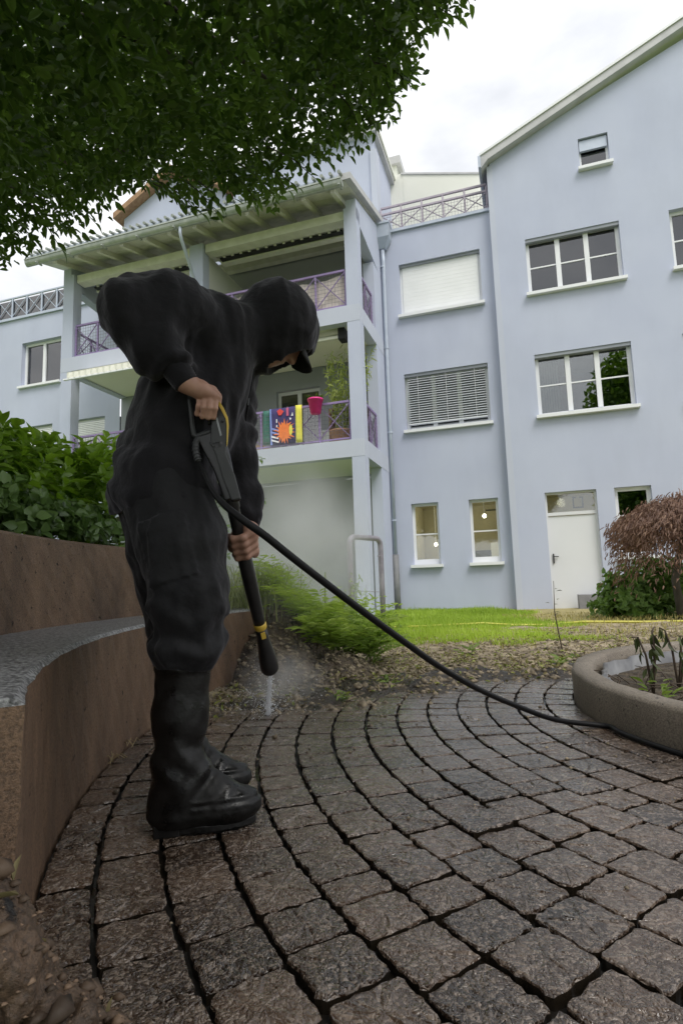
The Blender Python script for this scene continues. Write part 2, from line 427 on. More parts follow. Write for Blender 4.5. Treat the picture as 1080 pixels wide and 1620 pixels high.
for z0, z1 in ((6.89, 8.2), (4.07, 5.46)):
    window(ab, 3.6, 5.5, z0, z1, GO-.12, cols=3, bar=.5); room(3.5, 5.6, GO-.2, -1.6, z0-.05, z1+.05, DARKROOM, ab)
w = window(ab, 1.98, 2.59, 9.6, 10.33, GO-.12, cols=1, fw=.05, label='small tilted window under the gable'); room(1.9, 2.7, GO-.2, -1.2, 9.5, 10.4, DARKROOM, ab)
MB().fbox(2.0, 2.57, GO-.115, GO-.05, 10.05, 10.30).build('blind_box', ZINC, w)
# lintel strips over the two big windows
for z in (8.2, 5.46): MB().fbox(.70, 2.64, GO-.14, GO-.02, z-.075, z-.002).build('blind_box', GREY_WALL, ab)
# rolled-down cream shutter
window(ab, -2.26, -.32, 7.0, 8.33, -.12, cols=1, label='window closed by a cream roller shutter')
sh = MB()
for k in range(26):
    z = 7.06+k*.0475; sh.fbox(-2.20, -.38, -.115, -.098+.0012*(k % 2), z, z+.0472)
sh.build('roller_shutter', SHUTTER, ab)
MB().fbox(-2.25, -.33, -.13, -.05, 8.27, 8.328).build('shutter_box', GREY_WALL, ab)
# venetian blind over a three-part window
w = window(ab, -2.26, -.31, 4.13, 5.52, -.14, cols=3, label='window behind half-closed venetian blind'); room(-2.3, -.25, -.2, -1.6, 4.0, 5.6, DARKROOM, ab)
bl = MB()
for k in range(19):
    z = 5.40-k*.058
    bl.hexa([FP(s_, o_, z_) for z_a in (0, .004) for s_, o_, z_ in ((-2.19, -.045, z-.028+z_a), (-.38, -.045, z-.028+z_a), (-.38, -.105, z+.012+z_a), (-2.19, -.105, z+.012+z_a))])
bl.build('venetian_blind', BLIND, w, kind='stuff')
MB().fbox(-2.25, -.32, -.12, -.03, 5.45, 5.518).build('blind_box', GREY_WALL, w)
MB().fbox(-2.19, -.38, -.11, -.045, 4.27, 4.30).build('bottom_rail', BLIND, w)
for s_ in (-1.95, -1.28, -.62): MB().fbox(s_, s_+.008, -.043, -.038, 4.3, 5.45).build('cord', TRIM, w)
# ground floor: two lit windows of one room
room(-2.5, -.06, -.21, -3.2, 0, 2.62, WARMROOM, ab)
for a, b in ((-2.24, -1.61), (-.92, -.28)):
    window(ab, a, b, .95, 2.37, -.12, cols=1, bar=.47, fw=.06, low=.06)
pend = [(-1.72, -.9, 2.02), (-.66, -1.0, 2.08), (-2.1, -2.6, 1.55)]
for s_, o_, z in pend:
    lp = MB().tube([FP(s_, o_, 2.6), FP(s_, o_, z+.05)], .012, 6).build('lamp_cord', TRIM, ab)
    bm_ = MB().lathe([(0.001, -.045), (.03, -.035), (.045, 0), (.035, .04), (.001, .05)], FP(s_, o_, z), 12); bm_.build('bulb', BULB, lp, smooth=True)
trk = MB().fbox(-.62, -.3, -1.02, -.98, 2.2, 2.23); trk.build('lamp_track', DARK, ab)
MB().fbox(-1.35, -.45, -3.1, -3.0, .5, 1.35).build('shelf', DARKROOM, ab)
MB().fbox(-.62, -.4, -2.2, -2.15, 1.05, 1.5).build('bright_screen', SHUTTER, ab)
MB().fbox(-2.3, -.3, -2.3, -1.7, .78, .84).build('table', EAVE, ab)
ld = bpy.data.lights.new('room_light', 'POINT'); ld.energy = 26; ld.color = (1, .86, .6); ld.shadow_soft_size = .15
lo_ = bpy.data.objects.new('room_light', ld); COL.objects.link(lo_); lo_.parent = ab; lo_.location = FP(-1.3, -1.6, 2.2)-P0
# ---- white door with transom
dr = MB().fbox(.74, 1.68, GO-.17, GO-.115, -.1, 1.86).build('door', DOORP, ab)
fr = MB(); fr.fbox(.70, .74, GO-.18, GO-.09, -.1, 2.37); fr.fbox(1.68, 1.72, GO-.18, GO-.09, -.1, 2.37)
fr.fbox(.74, 1.68, GO-.18, GO-.092, 1.87, 1.94); fr.fbox(.74, 1.68, GO-.18, GO-.092, 2.33, 2.37)
fr.build('door_frame', DOORP, ab)
MB().fbox(.74, 1.68, GO-.14, GO-.134, 1.94, 2.33).build('transom_pane', GLASS, ab)
MB().fbox(.775, .80, GO-.115, GO-.085, .86, 1.06).build('handle_plate', DARK, dr)
MB().bar(FP(.787, GO-.08, 1.0), FP(.89, GO-.08, 1.0), .016).build('handle', DARK, dr)
room(.6, 1.95, GO-.2, -2.6, 1.2, 2.62, WARMROOM, ab)
MB().fbox(.98, 1.06, -1.2, -.5, 2.52, 2.56).build('tube_lamp', TUBE, ab)
fm_ = MB()
fm_.fbox(1.28, 1.31, -.32, -.30, 2.05, 2.30); fm_.fbox(1.47, 1.50, -.32, -.30, 2.05, 2.30); fm_.fbox(1.31, 1.47, -.32, -.30, 2.05, 2.08); fm_.fbox(1.31, 1.36, -.32, -.30, 2.27, 2.30); fm_.fbox(1.42, 1.47, -.32, -.30, 2.27, 2.30)
fm_.build('hanging_sign_frame', DARK, ab)
ld2 = bpy.data.lights.new('hall_light', 'POINT'); ld2.energy = 7; ld2.color = (1, .88, .62); ld2.shadow_soft_size = .1
lo2 = bpy.data.objects.new('hall_light', ld2); COL.objects.link(lo2); lo2.parent = ab; lo2.location = FP(1.1, -1.2, 2.3)-P0
window(ab, 2.06, 2.75, .95, 2.37, GO-.12, cols=1, bar=.6); room(2.0, 2.85, GO-.2, -1.6, .8, 2.5, DARKROOM, ab)
# ---- rainwater hopper and downpipe in the corner
dp = MB().tube([FP(-2.62, .13, 8.72), FP(-2.62, .10, 8.4), FP(-2.64, .10, 5), FP(-2.64, .10, 1.2)], .05, 12).build('downpipe', ZINC, ab, smooth=True)
hp = MB()
hp.hexa([FP(a, b, 8.98) for a, b in ((-2.8, .3), (-2.42, .3), (-2.42, .02), (-2.8, .02))]+[FP(a, b, 9.3) for a, b in ((-2.8, .32), (-2.40, .32), (-2.40, .02), (-2.8, .02))])
hp.hexa([FP(a, b, 8.75) for a, b in ((-2.7, .17), (-2.54, .17), (-2.54, .05), (-2.7, .05))]+[FP(a, b, 8.978) for a, b in ((-2.8, .3), (-2.42, .3), (-2.42, .02), (-2.8, .02))])
hp.build('hopper', ZINC, dp)
MB().fbox(-2.82, -2.39, .02, .34, 9.3, 9.35).build('hopper_lid', ZINC, dp)
for z in (8.3, 6.2, 4.1, 2.0): MB().lathe([(.053, -.02), (.062, -.02), (.062, .02), (.053, .02)], FP(-2.635, .10, z), 12).build('pipe_bracket', ZINC, dp)
MB().tube([FP(-2.64, .10, 1.2), FP(-2.64, .10, -.3)], .075, 12).build('standpipe', pm('grey_standpipe', (.16, .165, .17), (.2, .2, .2), rough=.6), dp, smooth=True)
# ---- roof terrace railing and the penthouse behind it
railing(ab, (-2.66, -.06), (-.07, -.06), 9.27, .68, 5, MAUVE, rail2=True, name='terrace_railing')
tb = MB(); tb.fbox(-2.9, .1, -4, -.3, 8.9, 9.0); tb.build('terrace_floor', GREY_WALL, ab)
ph = MB()
ph.prism([FP(-2.4, -2.0, 9.0), FP(-.02, -2.0, 9.0), FP(-.02, -2.0, 11.62), FP(-2.4, -2.0, 12.25)], FN*-3)
ph.build('penthouse_wall', CREAM, ab)
MB().prism([FP(-2.45, -1.97, 12.255), FP(0.0, -1.97, 11.61), FP(0.0, -1.97, 11.66), FP(-2.45, -1.97, 12.31)], FN*-3.1).build('penthouse_roof_edge', FASCIA, ab)
MB().fbox(-2.98, -2.4, -5, -2.01, 9, 12.3).build('penthouse_side_wall', GREY_WALL if False else CREAM, ab)
# ---- tower rising over the balconies
tw = thing('tower_block', 'tall pale blue tower rising behind the balcony roof with overhanging flat roof', 'building', FP(-4.6, -2, 0))
MB().fbox(-6.8, -2.78, -5, -.02, 9.0, 12.02).build('wall', WALL, tw)
MB().fbox(-2.86, -2.70, -.3, .03, 9.2, 11.6).build('corner_strip', WALL2, tw)
MB().fbox(-7.0, -2.66, -4.4, .14, 12.02, 12.15).build('roof', FASCIA, tw)
MB().fbox(-7.03, -2.62, -4.4, .17, 12.15, 12.23).build('roof_edge', CREAM, tw)
MB().fbox(-3.6, -2.80, -6.6, -3.2, 9.2, 13.55).build('rear_wall', CREAM, tw)
MB().fbox(-3.6, -2.66, -6.7, -3.1, 13.55, 13.80).build('rear_roof', FASCIA, tw)
# ---- gabled dormer seen through the leaves
dm = thing('gabled_dormer', 'pale gabled dormer with brown tiled edge above the left balcony roof', 'dormer', FP(-10, -1.5, 9))
MB().prism([FP(-11.25, -1, 9.5), FP(-7.6, -1, 9.5), FP(-7.6, -1, 12.35), FP(-9.4, -1, 13.35), FP(-11.25, -1, 12.36)], FN*-4).build('wall', WALL, dm)
MB().prism([FP(-11.45, -.72, 12.27), FP(-9.4, -.72, 13.38), FP(-7.3, -.72, 12.22), FP(-7.3, -.72, 12.40), FP(-9.4, -.72, 13.58), FP(-11.45, -.72, 12.46)], FN*-4.4).build('roof', TILE, dm)
MB().fbox(-11.95, -11.26, -4, -1.3, 9.5, 11.75).build('side_wall', CREAM, dm)
MB().fbox(-12.15, -11.28, -4.1, -1.1, 11.76, 11.95).build('side_roof', FASCIA, dm)
# ---- neighbouring part of the block to the left
nb = thing('neighbour_building', 'pale blue neighbouring block with roof terrace seen past the left balcony column', 'building', FP(-14, 0, 0))
H_nb = [(-12.2, -11.02, 4.2, 5.6), (-14.6, -12.92, 4.2, 5.6), (-14.2, -12.68, 6.9, 8.3)]
wall_mesh(-19, -10.5, -.6, 9.12, -.03, H_nb, .2).build('wall', WALL, nb)
MB().fbox(-19, -10.5, -.3, .03, 9.12, 9.2).build('parapet_cap', ZINC, nb)
railing(nb, (-16.5, -.1), (-10.6, -.1), 9.2, .72, 10, ZINC, mesh=False, name='terrace_railing')
MB().fbox(-16.5, -10.6, -.14, -.13, 9.26, 9.86).build('terrace_glass', GLASS, nb)
for a, b in ((-12.2, -11.02), (-14.6, -12.92)):
    w = window(nb, a, b, 4.2, 5.6, -.17, cols=2)
    bl = MB()
    for k in range(24): bl.fbox(a+.04, b-.04, -.13, -.105, 5.46-k*.052, 5.50-k*.052)
    bl.build('roller_shutter', SHUTTER, w)
w = window(nb, -14.2, -12.68, 6.9, 8.3, -.17, cols=2)
for z in (4.2, 6.9): room(-14.7, -10.9, -.24, -1.6, z-.1, z+1.5, DARKROOM, nb)

# ================================================================== THE BALCONY WING
bw = thing('balcony_wing', 'two-storey stack of white-edged balconies under a sloping eave, lilac railings', 'balconies', FP(-6.6, 1.1, 0))
WO = 2.2
def col_(s0, s1, z1, d=.28): MB().fbox(s0, s1, WO-d, WO-.004, -.5, z1).build('column', WALL2 if False else WALL, bw)
# columns between slabs
for s0, s1 in ((-2.98, -2.70), (-6.77, -6.42), (-10.45, -10.13)):
    for z0, z1 in ((-.5, 3.13), (3.49, 6.01), (6.37, 8.56)):
        MB().fbox(s0, s1, WO-.28, WO-.004, z0, z1).build('column', WALL, bw)
# slabs: rim band and cream underside
for zb, zt in ((3.13, 3.49), (6.01, 6.37)):
    MB().fbox(-10.47, -2.70, WO-.2, WO, zb, zt).build('slab_edge', WALL2, bw)
    MB().fbox(-2.90, -2.695, 0, WO-.2, zb, zt).build('slab_edge', WALL2, bw)
    MB().fbox(-10.47, -10.27, 0, WO-.2, zb, zt).build('slab_edge', WALL2, bw)
    MB().fbox(-10.27, -2.90, 0.0, WO-.2, zb+.04, zt-.04).build('slab', CEIL, bw)
# back pilasters on the right-hand side
for z0, z1 in ((-.5, 3.13), (3.49, 6.01), (6.37, 8.04)):
    MB().fbox(-2.95, -2.70, .0, .85, z0, z1).build('pilaster', WALL, bw)
# back wall
H_bw = [(-5.62, -4.42, 3.5, 5.55), (-9.2, -7.6, 3.5, 5.55)]
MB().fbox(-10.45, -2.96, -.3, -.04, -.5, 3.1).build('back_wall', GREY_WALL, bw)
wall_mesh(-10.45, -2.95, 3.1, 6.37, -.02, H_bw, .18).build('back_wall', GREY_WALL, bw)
wall_mesh(-10.45, -2.95, 6.37, 9.4, -.02, [], .18).build('back_wall', TOP_BACK_WALL, bw)
for a, b in ((-5.62, -4.42), (-9.2, -7.6)):
    window(bw, a, b, 3.52, 5.55, -.14, cols=2, sill=False, name='balcony_door', fm=DOORP); room(a-.1, b+.1, -.21, -1.7, 3.4, 5.65, DARKROOM, bw)
# ground-floor storage wall with a fair faced lower part
# partitions between the two balconies
for z0, z1 in ((3.49, 6.01), (6.37, 8.5)):
    MB().fbox(-6.68, -6.50, .0, WO-.29, z0, z1).build('partition', CREAM, bw)
# side gables under the roof
for s0, s1 in ((-2.93, -2.70), (-10.45, -10.22)):
    MB().prism([FP(s0, WO-.005, 8.30), FP(s0, 0, 8.0), FP(s0, 0, 9.38), FP(s0, WO-.005, 8.74)], FW*(s1-s0)).build('side_gable', WALL, bw)
# roof: deck, rafters, beams, gutter
def rz(o): return 9.50-.29*o
for k in range(9):
    oa, ob = 2.85-.315*k, 2.85-.315*k-.305
    MB().prism([FP(-10.75, oa, rz(oa)), FP(-10.75, ob, rz(ob)), FP(-10.75, ob, rz(ob)+.03), FP(-10.75, oa, rz(oa)+.03)], FW*8.02).build('plank', PLANK, bw)
MB().prism([FP(-10.74, 2.85, rz(2.85)+.035), FP(-10.74, 0, rz(0)+.035), FP(-10.74, 0, rz(0)+.055), FP(-10.74, 2.85, rz(2.85)+.055)], FW*8.0).build('roof_felt', DARK, bw)
MB().prism([FP(-2.86, 2.9, rz(2.9)+.02), FP(-2.86, 0, rz(0)+.02), FP(-2.86, 0, rz(0)+.16), FP(-2.86, 2.9, rz(2.9)+.16)], FW*.26).build('verge_board', FASCIA, bw)
MB().prism([FP(-10.8, 2.95, rz(2.95)+.06), FP(-10.8, 0, rz(0)+.06), FP(-10.8, 0, rz(0)+.12), FP(-10.8, 2.95, rz(2.95)+.12)], FW*7.94).build('roof_sheet', ZINC, bw)
r0 = MB().prism([FP(-10.3, 2.70, rz(2.70)-.002), FP(-10.3, .05, rz(.05)-.002), FP(-10.3, .05, rz(.05)-.16), FP(-10.3, 2.70, rz(2.70)-.12)], FW*.09).build('rafter', EAVE, bw, origin=FP(-10.3, 2.7, rz(2.7)))
for k in range(1, 12): inst(r0, r0.location+FW*(.655*k), bw)
MB().fbox(-10.1, -6.79, 1.86, 2.12, 8.36, 8.56).build('front_beam', EAVE, bw)
MB().fbox(-6.40, -3.0, 1.86, 2.12, 8.36, 8.56).build('front_beam', EAVE, bw)
MB().fbox(-10.2, -2.96, -.015, .16, 9.05, 9.3).build('rear_beam', EAVE, bw)
# folded awning cassettes hung behind the front beam
for a, b in ((-9.9, -6.95), (-6.25, -3.1)):
    cs = MB().fbox(a, b, 1.50, 1.66, 8.30, 8.40).build('awning_cassette', EAVE, bw)
    MB().fbox(a+.05, b-.05, 1.67, 1.80, 8.33, 8.37).build('awning_roll', DARK, cs)
    b0 = None
    for k in range(14):
        p = a+.15+k*(b-a-.3)/13
        if b0 is None: b0 = MB().fbox(p, p+.06, 1.66, 1.84, 8.34, 8.38).build('cassette_clip', EAVE, cs, origin=FP(p, 1.7, 8.34))
        else: inst(b0, b0.location+FW*(p-(a+.15)), cs)
# gutter with bracketed outlet pipe
gt = MB(); n = 10
for k in range(n):
    t0, t1 = math.pi*(1+k/n), math.pi*(1+(k+1)/n)
    gt.poly([FP(-10.85, 2.95+.085*math.cos(t0), 8.63+.13*math.sin(t0)), FP(-2.76, 2.95+.085*math.cos(t0), 8.63+.13*math.sin(t0)), FP(-2.76, 2.95+.085*math.cos(t1), 8.63+.13*math.sin(t1)), FP(-10.85, 2.95+.085*math.cos(t1), 8.63+.13*math.sin(t1))])
gt.poly([FP(-2.76, 2.95+.085*math.cos(math.pi*(1+k/n)), 8.63+.13*math.sin(math.pi*(1+k/n))) for k in range(n+1)])
gto = gt.build('gutter', GUTTER, bw)
so = gto.modifiers.new('thick', 'SOLIDIFY'); so.thickness = .008
MB().fbox(-10.85, -2.76, 3.03, 3.05, 8.62, 8.65).build('gutter_lip', GUTTER, gto)
g0 = MB().fbox(-10.5, -10.46, 2.86, 3.05, 8.49, 8.52).build('gutter_bracket', GUTTER, gto, origin=FP(-10.5, 2.9, 8.5))
for k in range(1, 9): inst(g0, g0.location+FW*(.96*k), gto)
op = MB().tube([FP(-6.52, 2.95, 8.54), FP(-6.52, 2.95, 8.36), FP(-6.53, 2.86, 8.22), FP(-6.58, 2.45, 7.85), FP(-6.60, 2.27, 7.66), FP(-6.60, 2.25, 7.4), FP(-6.60, 2.25, 0)], .036, 10)
op.build('outlet_pipe', ZINC, bw, smooth=True)
# tile ends along the eave
tl = MB()
for k in range(44):
    s_ = -10.7+k*.184
    tl.lathe([(.001, .12), (.035, .12), (.035, -.5)], FP(s_, 2.95, rz(2.95)+.14), 8, axis=FN*1.0+Vector((0, 0, -.29)))
tl.build('tile_ends', GUTTER, bw, kind='stuff')
# railings
for zz in (3.49, 6.37):
    railing(bw, (-6.38, WO-.1), (-3.02, WO-.1), zz, .84, 5, LILAC)
    railing(bw, (-10.1, WO-.1), (-6.80, WO-.1), zz, .84, 5, LILAC)
    railing(bw, (-2.78, WO-.30), (-2.78, .88), zz, .84, 2, LILAC)
    railing(bw, (-10.36, WO-.30), (-10.36, .1), zz, .84, 3, LILAC)
# small light fittings and rolled awning under the upper slab
ra = MB().tube([FP(-6.2, 1.80, 5.90), FP(-3.25, 1.80, 5.90)], .06, 10).build('rolled_awning', AWN, bw, smooth=True)
MB().fbox(-6.2, -3.2, 1.88, 1.95, 5.80, 5.86).build('awning_front_bar', EAVE, bw)
MB().fbox(-3.27, -3.12, 1.70, 1.96, 5.78, 6.02).build('awning_end_bracket', DARK, bw)
# half-open awning on the left balcony
aw = MB()
A_ = [(1.98, 6.0), (2.75, 5.66)]
NB_ = 16
aw.poly([FP(-9.72, 1.98, 6.0), FP(-7.0, 1.98, 6.0), FP(-7.0, 2.75, 5.70), FP(-9.72, 2.75, 5.70)])
awo = aw.build('open_awning', AWN, bw, label='half-open cream awning under the left balcony')
so = awo.modifiers.new('thick', 'SOLIDIFY'); so.thickness = .02
va = MB()
for k in range(NB_):
    s_ = -9.72+k*2.72/NB_; e = 2.72/NB_
    va.hexa([FP(s_, 2.765, 5.56), FP(s_+e*.5, 2.81, 5.55), FP(s_+e*.5, 2.79, 5.55), FP(s_, 2.75, 5.56), FP(s_, 2.765, 5.69), FP(s_+e*.5, 2.79, 5.69), FP(s_+e*.5, 2.77, 5.69), FP(s_, 2.75, 5.69)])
    va.hexa([FP(s_+e*.5, 2.81, 5.55), FP(s_+e, 2.765, 5.56), FP(s_+e, 2.75, 5.56), FP(s_+e*.5, 2.79, 5.55), FP(s_+e*.5, 2.79, 5.69), FP(s_+e, 2.765, 5.69), FP(s_+e, 2.75, 5.69), FP(s_+e*.5, 2.77, 5.69)])
va.build('valance', AWN, awo)
MB().fbox(-9.8, -6.95, 2.74, 2.80, 5.52, 5.555).build('front_bar', TRIM, awo)
for s_ in (-9.4, -7.3): MB().bar(FP(s_, 2.0, 5.94), FP(s_+.3, 2.72, 5.62), .03).build('awning_arm', EAVE, awo)

# ================================================================== ON THE BALCONIES
# printed beach towel over the rail
def px_mat(name, c, r=.9): return pm(name, c, tuple(min(1, x*1.15) for x in c), rough=r, scale=12)
tw_ = thing('beach_towel', 'dark blue beach towel with orange sunburst fish print hung over the lilac railing', 'towel', FP(-4.45, 2.14, 4.3))
TS0, TS1 = -4.80, -4.22
def towel_pt(u, v):
    s_ = TS0+(TS1-TS0)*u; o_ = 2.155+.010*math.sin(u*8+v*1.2)
    return FP(s_, o_, 4.36-v*.80)
mbw = MB(); NU, NV = 16, 6
for i in range(NU):
    for j in range(NV): mbw.poly([towel_pt(i/NU, j/NV), towel_pt((i+1)/NU, j/NV), towel_pt((i+1)/NU, (j+1)/NV), towel_pt(i/NU, (j+1)/NV)])
cl = mbw.build('cloth', px_mat('towel_navy', (.05, .04, .13)), tw_, smooth=True)
so = cl.modifiers.new('thick', 'SOLIDIFY'); so.thickness = .012; so.offset = -1
ofs = FN*.006
def flat(name, uv, mat, lift=.007):
    m_ = MB(); m_.poly([towel_pt(u, v)+FN*lift for u, v in uv]); return m_.build(name, mat, cl)
ORG = px_mat('towel_orange', (.78, .20, .05)); RED = px_mat('towel_red', (.66, .07, .06)); WHT = px_mat('towel_white', (.75, .74, .78)); YEL = px_mat('towel_yellow', (.72, .66, .10)); LBL = px_mat('towel_light_blue', (.22, .28, .62))
star = []
for k in range(36):
    rr = (.40 if k % 2 else .24); t = 2*math.pi*k/36
    star.append((.58+rr*1.02*math.cos(t)*(1+.15*math.sin(k*2.7)), .66+rr*.86*math.sin(t)*(1+.15*math.cos(k*1.9))))
flat('sunburst_print', star, ORG, .016)
flat('sunburst_eye', [(.84+.07*math.cos(t*.7), .64+.15*math.sin(t*.7)) for t in range(9)], YEL, .020)
flat('fish_print', [(.30, .08), (.42, .02), (.56, .10), (.46, .20), (.36, .20)], RED, .018)
flat('letters_print', [(.66, .02), (.76, .02), (.76, .24), (.66, .24)], px_mat('towel_pink', (.55, .12, .22)), .016)
for q in ([(.92, .16), (.86, .26), (.95, .26)], [(.78, .30), (.88, .32), (.82, .38)]): flat('triangle_print', q, WHT, .016)
for v0 in (.52, .62, .74, .84): flat('stripe_print', [(.06, v0), (.34, v0+.07), (.34, v0+.11), (.06, v0+.05)], WHT if v0 > .7 else LBL, .017)
flat('dash_print', [(.26, .30), (.30, .30), (.30, .40), (.26, .40)], WHT, .016)
flat('dash_print', [(.26, .46), (.30, .46), (.30, .52), (.26, .52)], WHT, .016)
flat('edge_print', [(0.0, .0), (.07, .0), (.10, 1.0), (.02, 1.0)], LBL, .015)
def strip(name, label, cat, s0, s1, zt, zb, o_, mat):
    m_ = MB(); n_ = 8
    for j in range(n_):
        for i in range(3):
            def q(i, j): return FP(s0+(s1-s0)*i/3, o_+.006*math.sin(i*2.1+j*.25), zt+(zb-zt)*j/n_)
            m_.poly([q(i, j), q(i+1, j), q(i+1, j+1), q(i, j+1)])
    ob = m_.build(name, mat, smooth=True, origin=FP((s0+s1)/2, o_, zb)); so = ob.modifiers.new('thick', 'SOLIDIFY'); so.thickness = .012
    return tag(ob, label, cat)
strip('yellow_towel', 'narrow yellow towel hanging right beside the printed beach towel', 'towel', -4.20, -4.06, 4.37, 3.56, 2.17, YEL)
strip('green_towel', 'dark green towel edge hanging left beside the printed beach towel', 'towel', -4.98, -4.82, 4.35, 3.60, 2.13, px_mat('towel_green', (.05, .15, .12)))
# pink hanging pot
pp = thing('flower_pot', 'bright pink bucket pot hooked on the lower balcony railing', 'flower pot', FP(-3.71, 2.27, 4.10))
MB().lathe([(.001, 0), (.105, 0), (.15, .27), (.165, .27), (.165, .31), (.145, .31), (.14, .25), (.001, .25)], FP(-3.71, 2.27, 4.10), 20).build('pot', px_mat('pink_plastic', (.72, .03, .25), .4), pp, smooth=True)
def sprout(name, parent, base, n, h, spread, L, W, mat, up=1.0, origin=None):
    P, D, N_ = [], [], []
    for k in range(n):
        a = rng.uniform(0, 6.283); q = rng.uniform(0, 1)
        P.append((base[0]+spread*q*math.cos(a), base[1]+spread*q*math.sin(a), base[2]+h*rng.uniform(0, 1)))
        D.append((math.cos(a), math.sin(a), rng.uniform(-.2, up))); N_.append((rng.normal()*.4, rng.normal()*.4, 1))
    V, F, T = leaves(P, D, N_, rng.uniform(.7, 1.2, n)*L, rng.uniform(.7, 1.2, n)*W, rng.uniform(0, .75, n))
    return fast_mesh(name, V, F, mat, parent, tone=T, origin=origin if origin is not None else base)
GRN = leafmat('pot_leaf', (.05, .10, .02), (.16, .26, .06))
sprout('plant', pp, tuple(FP(-3.71, 2.27, 4.36)), 40, .12, .12, .12, .03, GRN)
# bamboo in a terracotta tub
bp = thing('bamboo_plant', 'tall light green bamboo in a terracotta tub at the balcony corner', 'potted plant', FP(-3.35, 1.7, 3.49))
MB().lathe([(.001, 0), (.17, 0), (.22, .30), (.24, .30), (.24, .34), (.20, .34), (.001, .30)], FP(-3.35, 1.72, 3.49), 20).build('tub', pm('terracotta', (.48, .27, .17), (.58, .34, .22), rough=.8), bp, smooth=True)
BAM = leafmat('bamboo_leaf', (.24, .30, .08), (.50, .55, .20), trans=.45)
P, D, N_ = [], [], []
for c in range(26):
    a = rng.uniform(0, 6.283); top = FP(-3.02+.60*math.cos(a)*rng.uniform(.2, 1), 1.62+.5*math.sin(a)*rng.uniform(.2, 1), 4.5+rng.uniform(.0, 1.25))
    b = FP(-3.35+.1*math.cos(a), 1.72+.1*math.sin(a), 3.8)
    MBs = MB().tube([b, b.lerp(top, .5)+Vector((0, 0, .15)), top], [.008, .006, .003], 5); MBs.build('stem', BAM, bp)
    for k in range(36):
        t = rng.uniform(.25, 1); p = b.lerp(top, t)+Vector(rng.normal(0, .05, 3))
        P.append(p); D.append(rng.normal(0, 1, 3)+np.array([0, 0, -.25])); N_.append(rng.normal(0, .5, 3)+np.array([0, 0, 1]))
n = len(P)
V, F, T = leaves(P, D, N_, rng.uniform(.10, .2, n), rng.uniform(.016, .03, n), rng.uniform(0, .8, n))
fast_mesh('foliage', V, F, BAM, bp, tone=T, origin=tuple(bp.location))
# furniture and screens
sb = thing('shelf_unit', 'brown wooden shelf unit standing behind the lower balcony railing', 'shelf', FP(-3.5, .6, 3.49))
BRN = pm('brown_wood', (.16, .075, .045), (.24, .12, .07), rough=.6, scale=6, stretch=(1, 1, 8))
for z in (3.62, 4.05, 4.62): MB().fbox(-3.95, -3.0, .35, .75, z, z+.05).build('shelf', BRN, sb)
for s_ in (-3.95, -3.04): MB().fbox(s_, s_+.04, .352, .748, 3.49, 4.62).build('side_panel', BRN, sb)
jar = MB().lathe([(.001, 0), (.05, 0), (.055, .1), (.035, .13), (.04, .16), (.001, .16)], FP(-3.55, .55, 4.672), 12).build('jar', TRIM, smooth=True, origin=FP(-3.55, .55, 4.672)); tag(jar, 'small pale jar on top of the brown balcony shelf', 'jar')
bx = MB().fbox(-5.75, -5.2, 1.3, 1.75, 3.49, 3.72).build('cardboard_box', pm('cardboard', (.40, .26, .15), (.46, .31, .19), rough=.9), origin=FP(-5.5, 1.5, 3.49)); tag(bx, 'low brown cardboard box on the lower balcony floor', 'box')
tbl = thing('folding_table', 'white folded table leaning on the wall behind the pink pot', 'table', FP(-4.1, .5, 3.49))
MB().prism([FP(-4.35, .5, 3.5), FP(-3.98, .5, 3.5), FP(-3.98, .1, 4.35), FP(-4.35, .1, 4.35)], FN*.03).build('table_top', TRIM, tbl)
MB().bar(FP(-4.3, .55, 3.5), FP(-4.3, .2, 4.3), .03).build('leg', TRIM, tbl); MB().bar(FP(-4.03, .55, 3.5), FP(-4.03, .2, 4.3), .03).build('leg', TRIM, tbl)
def screen(name, label, s0, s1, z0, z1, o_, mat):
    m_ = MB(); nu, nv = 30, 6
    def q(i, j):
        s_ = s0+(s1-s0)*i/nu
        return FP(s_, o_+.022*math.sin(s_*17)+.012*math.sin(s_*31+j), z0+(z1-z0)*j/nv+(.03*math.sin(s_*5.5) if j == nv else 0))
    for i in range(nu):
        for j in range(nv): m_.poly([q(i, j), q(i+1, j), q(i+1, j+1), q(i, j+1)])
    ob = m_.build(name, mat, smooth=True, origin=FP((s0+s1)/2, o_, z0)); tag(ob, label, 'privacy cloth'); return ob
BEI = pm('beige_cloth', (.62, .55, .50), (.72, .65, .60), rough=.95, scale=9)
screen('privacy_cloth', 'beige privacy cloth tied behind the upper right balcony railing', -6.3, -3.06, 6.40, 7.12, 2.03, BEI)
ms = MB().prism([FP(-9.0, 1.95, 6.42), FP(-7.2, 1.95, 6.42), FP(-9.0, 1.95, 7.0)], FN*-.02).build('shade_screen', pm('dark_mesh_cloth', (.035, .03, .05), (.06, .05, .08), rough=.9), origin=FP(-8.4, 1.95, 6.42))
tag(ms, 'dark triangular shade cloth behind the upper left balcony railing', 'shade cloth')
lamp_ = None

